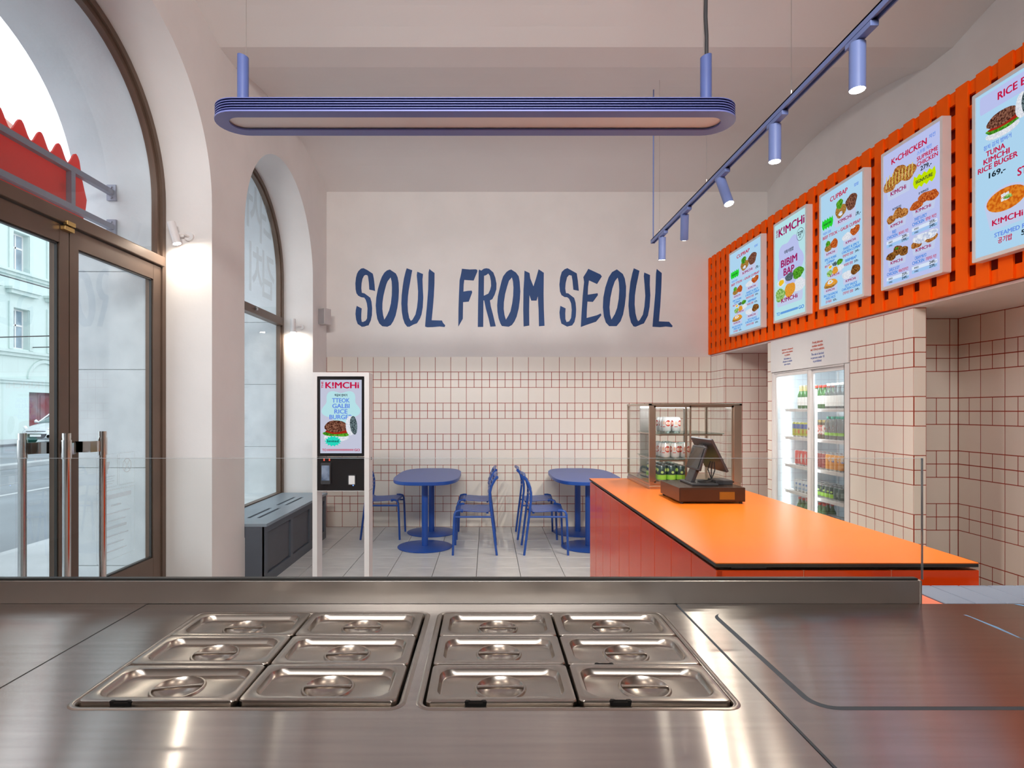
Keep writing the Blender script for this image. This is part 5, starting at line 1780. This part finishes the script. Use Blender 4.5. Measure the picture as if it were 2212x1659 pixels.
MB().prism([(-1.355, 0.955), (-1.291, 0.955), (-1.291, 1.078), (-1.355, 1.078)], [], fk, 0.028, 0.0285).obj('display', emis('terminal display', (0.10, 0.13, 0.20), 0.9, (0.28, 0.32, 0.42), 12), pto)
rr_ = MB().prism(rrect(-1.145, -1.080, 0.915, 1.0, 0.008, 3), [], fk, -0.004, 0.01).obj('reader_bezel', DARKG, kk)
MB().prism(rrect(-1.137, -1.088, 0.922, 0.993, 0.004, 3), [], fk, 0.01, 0.013).obj('reader', WHITEP, rr_)
MB().box(-1.104, -1.098, KY0 - 0.013, KY0 - 0.011, 0.910, 0.916).obj('status_light', LEDB, kk)
for u in (-1.342, -1.298):
    MB().box(u - .005, u + .005, KY0 - .002, KY0 + 0.002, 1.113, 1.132).obj('status_light', LEDR, kk)
MB().box(KX1 - 0.0005, KX1 + 0.001, KY0 + 0.08, KY0 + 0.11, 1.115, 1.137).obj('port', BLACK, kk)

# ================================================================= WALL LETTERING (hand-painted slogan)
SOUL = [
    [[(325, 178), (400, 215), (510, 288), (530, 380), (545, 500), (555, 635), (520, 622), (440, 605), (432, 470), (415, 345), (400, 318), (365, 312), (335, 330), (305, 390), (288, 480), (282, 580), (292, 668), (345, 680), (460, 765), (485, 850), (497, 970), (493, 1110), (470, 1220), (425, 1318), (395, 1322), (340, 1342), (288, 1345), (265, 1325), (210, 1290), (178, 1200), (165, 1090), (172, 1010), (190, 928), (290, 980), (282, 1090), (280, 1180), (290, 1245), (318, 1250), (370, 1222), (395, 1180), (400, 1090), (405, 980), (392, 880), (370, 810), (340, 765), (275, 755), (220, 725), (185, 680), (168, 600), (163, 480), (175, 370), (195, 290), (225, 235), (275, 188)]],
    [[(850, 205), (970, 285), (1005, 360), (1025, 470), (1030, 630), (1022, 800), (1000, 960), (965, 1120), (920, 1230), (870, 1310), (800, 1345), (700, 1335), (640, 1280), (600, 1190), (578, 1060), (568, 920), (580, 760), (610, 600), (650, 460), (690, 350), (740, 268), (790, 225)],
     [(865, 362), (885, 440), (892, 560), (888, 720), (870, 880), (835, 1020), (790, 1120), (740, 1203), (715, 1110), (700, 990), (702, 880), (720, 740), (750, 610), (780, 500), (805, 440)]],
    [[(1185, 180), (1295, 220), (1275, 330), (1250, 480), (1225, 620), (1210, 750), (1203, 900), (1210, 1040), (1235, 1170), (1268, 1228), (1300, 1205), (1360, 1100), (1390, 960), (1408, 800), (1412, 640), (1400, 480), (1385, 320), (1395, 248), (1510, 295), (1500, 400), (1505, 560), (1515, 760), (1505, 960), (1480, 1100), (1450, 1180), (1390, 1275), (1320, 1300), (1240, 1345), (1195, 1345), (1145, 1280), (1110, 1180), (1088, 1050), (1078, 880), (1085, 720), (1105, 540), (1130, 380), (1165, 240)]],
    [[(1637, 192), (1660, 215), (1740, 275), (1738, 480), (1725, 740), (1705, 980), (1682, 1215), (1887, 1220), (1905, 1262), (1953, 1318), (1940, 1350), (1840, 1340), (1700, 1352), (1590, 1355), (1550, 1340), (1565, 1160), (1590, 900), (1612, 600), (1620, 260)]]]
FROM = [
    [[(165, 190), (320, 205), (440, 200), (470, 215), (472, 245), (398, 425), (212, 412), (200, 500), (195, 645), (280, 630), (360, 625), (370, 660), (300, 845), (188, 855), (182, 1185), (92, 1345), (95, 1000), (105, 700), (118, 420), (150, 280)]],
    [[(510, 205), (548, 228), (600, 190), (650, 180), (705, 190), (790, 265), (830, 370), (853, 490), (850, 600), (815, 710), (770, 795), (722, 820), (740, 940), (780, 1090), (838, 1335), (730, 1345), (700, 1200), (640, 980), (608, 820), (592, 820), (588, 1348), (480, 1348), (488, 800), (498, 230)],
     [(690, 285), (720, 330), (740, 430), (745, 530), (725, 610), (690, 685), (600, 728), (605, 330), (640, 320)]],
    [[(1145, 205), (1240, 265), (1295, 340), (1315, 450), (1327, 640), (1318, 800), (1295, 980), (1255, 1140), (1210, 1240), (1160, 1310), (1095, 1345), (960, 1330), (930, 1280), (895, 1180), (872, 1050), (865, 920), (880, 740), (915, 590), (955, 430), (985, 340), (1050, 255), (1100, 220)],
     [(1160, 362), (1180, 440), (1190, 560), (1185, 720), (1165, 880), (1130, 1040), (1085, 1130), (1040, 1203), (1012, 1110), (996, 990), (1000, 860), (1025, 690), (1065, 540), (1100, 430)]],
    [[(1410, 228), (1510, 275), (1525, 380), (1588, 540), (1640, 380), (1690, 200), (1795, 270), (1790, 700), (1795, 1000), (1808, 1325), (1698, 1335), (1690, 1000), (1675, 740), (1650, 825), (1545, 825), (1508, 715), (1502, 1000), (1505, 1320), (1392, 1340), (1385, 1000), (1390, 600), (1403, 400)]]]
SEOUL = [
    [[(210, 158), (375, 250), (395, 380), (412, 560), (315, 540), (300, 380), (285, 290), (240, 280), (205, 320), (180, 420), (172, 520), (185, 600), (225, 605), (330, 685), (355, 770), (365, 890), (358, 1010), (335, 1110), (295, 1170), (205, 1193), (105, 1140), (78, 1040), (70, 940), (85, 825), (178, 870), (172, 960), (175, 1060), (195, 1112), (240, 1100), (275, 1040), (287, 900), (275, 780), (240, 700), (205, 672), (160, 670), (105, 635), (78, 570), (68, 450), (82, 320), (110, 225), (160, 178)]],
    [[(580, 170), (795, 270), (820, 305), (735, 440), (592, 375), (575, 500), (570, 628), (745, 602), (750, 635), (662, 755), (565, 750), (555, 880), (550, 1040), (730, 992), (800, 960), (812, 990), (718, 1105), (540, 1165), (447, 1200), (460, 960), (480, 650), (505, 400), (492, 315), (540, 240)]],
    [[(1085, 180), (1190, 260), (1225, 340), (1248, 480), (1245, 650), (1225, 820), (1195, 980), (1150, 1100), (1080, 1185), (950, 1185), (890, 1120), (855, 1010), (838, 850), (845, 680), (880, 500), (940, 320), (1000, 228)],
     [(1100, 325), (1120, 410), (1128, 540), (1118, 700), (1090, 860), (1050, 970), (990, 1068), (965, 980), (955, 850), (970, 690), (1005, 520), (1050, 390)]],
    [[(1385, 160), (1485, 205), (1460, 330), (1430, 470), (1405, 640), (1400, 800), (1415, 960), (1440, 1060), (1462, 1098), (1490, 1075), (1545, 980), (1572, 840), (1588, 650), (1575, 450), (1562, 300), (1570, 235), (1672, 280), (1668, 450), (1678, 640), (1665, 840), (1635, 1000), (1565, 1135), (1500, 1160), (1420, 1195), (1380, 1190), (1335, 1120), (1305, 1000), (1290, 820), (1300, 620), (1325, 400), (1360, 240)]],
    [[(1790, 172), (1880, 245), (1872, 500), (1855, 800), (1830, 1100), (2010, 1107), (2072, 1180), (2062, 1203), (1950, 1192), (1850, 1203), (1715, 1195), (1735, 950), (1765, 600), (1778, 250)]]]
wt = thing('wall_slogan', 'large hand-painted navy slogan reading SOUL FROM SEOUL on the white wall', 'lettering', (0.35, YB - 0.002, 2.8))
for word, (ox, oy, sc_) in ((SOUL, (750, 560, 9.2167)), (FROM, (980, 560, 9.2167)), (SEOUL, (1200, 560, 8.193))):
    for lp in word:
        sK_ = FPX / YB
        cv = [[((ox + a / sc_ - VX) / sK_, EYE + (VY - (oy + b / sc_)) / sK_) for a, b in q] for q in lp]
        MB().prism(cv[0], cv[1:], lambda u, v, w: (u, YB - w, v), 0.001, 0.0028).obj('letter', NAVY, wt)

# small speaker in the corner
sk = thing('wall_speaker', 'small pale grey loudspeaker on the wall in the corner beside the slogan', 'speaker', (-2.06, 7.38, 2.70), rotz=R(-28))
MB().box(-0.075, 0.075, -0.06, 0.06, -0.10, 0.10).obj('cabinet', mat('pale grey plastic', (0.55, 0.51, 0.50), 0.5), sk, local=True, bevel=0.006)
MB().box(-0.066, 0.066, -0.066, -0.06, -0.092, 0.092).obj('grille', mat('grey cloth', (0.36, 0.34, 0.35), 0.8), sk, local=True)
MB().tube([(-0.03, 0.06, 0), (-0.05, 0.02, 0)], 0.012, 8).box(-0.085, -0.074, -0.02, 0.05, -0.09, 0.09).obj('bracket', WHITEM, sk, local=True)

# ================================================================= LAMPS
# pendant
pn = thing('pendant_lamp', 'long lilac-blue finned pendant lamp hung over the counter', 'lamp', (-0.065, 3.1, 3.04))


def oval(x0, x1, y0, y1, n=14):
    r_ = (y1 - y0) / 2
    cy_ = (y0 + y1) / 2
    return [(x1 - r_ + r_ * math.cos(-PI / 2 + PI * k / n), cy_ + r_ * math.sin(-PI / 2 + PI * k / n)) for k in range(n + 1)] + \
           [(x0 + r_ + r_ * math.cos(PI / 2 + PI * k / n), cy_ + r_ * math.sin(PI / 2 + PI * k / n)) for k in range(n + 1)]


PX0, PX1, PY0, PY1, PZ = -1.428, 1.2985, 2.967, 3.233, 3.039
inn = oval(PX0 + .072, PX1 - .072, PY0 + .064, PY1 - .064)
MB().prism(oval(PX0, PX1, PY0, PY1), [inn], XY, PZ, PZ + 0.008).obj('bottom_ring', LILAC, pn)
MB().prism(oval(PX0 + .06, PX1 - .06, PY0 + .055, PY1 - .055), [], XY, PZ + 0.014, PZ + 0.018).obj('diffuser', OPAL, pn)
for k in range(5):
    z = PZ + 0.017 + 0.0128 * k
    MB().prism(oval(PX0 + .002, PX1 - .002, PY0 + .002, PY1 - .002), [], XY, z, z + 0.0035).obj('fin', LILAC, pn)
MB().prism(oval(PX0 + .012, PX1 - .012, PY0 + .012, PY1 - .012), [], XY, PZ + 0.0185, PZ + 0.068).obj('core', LILACD, pn)
for x, s_ in ((-1.289, 1), (1.152, -1)):
    mb = MB()
    n = 24
    lo = [(x + 0.029 * math.cos(2 * PI * k / n), 3.1 + 0.029 * math.sin(2 * PI * k / n), PZ + 0.0715) for k in range(n)]
    hi = [(a, b, 3.395 + s_ * (x - a) * 0.25) for a, b, _ in lo]
    mb.loops([lo, hi], cap0=True)
    mb.obj('stem', LILACS, pn, smooth=50)
MB().tube([(-1.272, 3.1, 3.38), (-1.272, 3.1, 4.42)], 0.0016, 6).obj('suspension_wire', STEELB, pn)
MB().tube([(1.140, 3.1, 3.38), (1.132, 3.1, 4.42)], 0.0016, 6).obj('suspension_wire', STEELB, pn)
MB().tube([(1.155, 3.1, 3.39), (1.155, 3.1, 3.50), (1.150, 3.1, 3.60), (1.153, 3.1, 3.8), (1.150, 3.1, 4.0), (1.148, 3.1, 4.6)], 0.0105, 10).obj('power_cable', DARKG, pn, smooth=60)

# track with five spots
tr = thing('light_track', 'periwinkle lighting track hung on thin wires along the serving aisle', 'track', (1.54, 3.5, 3.1))
TX, TZK = 1.54, 3.10
mb = MB()
mb.box(TX - 0.018, TX - 0.012, 0.9, 5.47, TZK - 0.016, TZK + 0.016).box(TX + 0.012, TX + 0.018, 0.9, 5.47, TZK - 0.016, TZK + 0.016)
mb.box(TX - 0.018, TX + 0.018, 0.9, 5.47, TZK + 0.008, TZK + 0.016).box(TX - 0.006, TX + 0.006, 0.9, 5.47, TZK - 0.006, TZK + 0.008)
mb.box(TX - 0.018, TX + 0.018, 5.47, 5.485, TZK - 0.017, TZK + 0.017)
mb.obj('rail', LILACL, tr)
for y in (5.26, 4.13, 2.98, 1.85):
    w_ = MB().tube([(TX, y, TZK + 0.016), (TX, y, TZK + 0.05)], 0.006, 8).tube([(TX, y, TZK + 0.05), (TX, y, 4.5)], 0.0014, 6)
    w_.obj('suspension_wire', STEELB, tr)
MB().tube([(TX, 5.46, TZK + 0.016), (TX, 5.46, TZK + 0.2), (TX, 5.45, 4.5)], 0.006, 8).obj('power_cable', LILACL, tr)
SPOTS = ((2.447, (1.50, 2.40, 0.9), True), (3.15, (1.52, 3.12, 0.9), True), (3.88, (1.9, 3.2, 1.0), True), (4.59, (1.75, 5.3, 1.9), False), (5.18, (1.62, 5.5, 1.9), False))
SN = ('above the glass screen', 'over the middle of the orange counter', 'tilted towards the kitchen', 'pointed at the display case', 'at the end by the slogan wall')
for i, (y, tg_, lit) in enumerate(SPOTS):
    t = thing('track_spot', 'pale periwinkle cylinder spotlight on the track, ' + SN[i], 'spotlight', (TX, y, TZK), group='cylinder spots on the track')
    MB().box(TX - 0.017, TX + 0.017, y - 0.11, y + 0.06, TZK - 0.040, TZK - 0.0165).obj('adapter', LILACL, t, bevel=0.002)
    piv = Vector((TX, y, TZK - 0.055))
    d = (Vector(tg_) - piv).normalized()
    MB().tube([(TX, y, TZK - 0.040), piv + d * 0.02], 0.009, 8).obj('joint', LILACL, t)
    a, b = piv - d * 0.01, piv + d * 0.185
    MB().tube([a, b], 0.031, 24).obj('barrel', LILACL, t, smooth=50)
    MB().tube([b, b + d * 0.0015], 0.027, 24).obj('lens', LAMPW, t)
    spot('track lamp', b + d * 0.012, b + d, 30 if i == 0 else 85, (1.0, 0.89, 0.77), 70 if i == 0 else 98, 0.7, 0.025)

# wall spots in the window reveals
for (x, y, z, dx, lab) in ((-2.325, 4.503, 2.856, 0.045, 'white cylinder wall spot in the door arch reveal'), (-2.292, 7.107, 2.535, 0.0, 'white cylinder wall spot in the window reveal beside the slogan wall')):
    t = thing('wall_spot', lab, 'spotlight', (x, y, z), group='white wall spots in the arch reveals')
    MB().tube([(x + 0.045, y, z), (x + 0.045, y - 0.02, z)], 0.034, 24).obj('rose', WHITEM, t, smooth=50)
    MB().tube([(x + 0.045, y - 0.02, z), (x + 0.03, y - 0.06, z + 0.005), (x, y - 0.075, z + 0.005)], 0.008, 8).obj('arm', WHITEM, t)
    a, b = Vector((x - 0.03 - dx * .5, y - 0.085, z + 0.085)), Vector((x - 0.03 + dx * .5, y - 0.085, z - 0.075))
    MB().tube([a, b], 0.030, 24).obj('barrel', WHITEM, t, smooth=50)
    d = (b - a).normalized()
    MB().tube([b, b + d * 0.0015], 0.026, 24).obj('lens', LAMPW, t)
    spot('wall lamp', b + d * 0.01, b + d + Vector((0, 0.12, 0)), 2.6, WARM, 78, 0.5, 0.02)

if _to.name in C.objects:
    C.objects.unlink(_to)
bpy.data.objects.remove(_to)
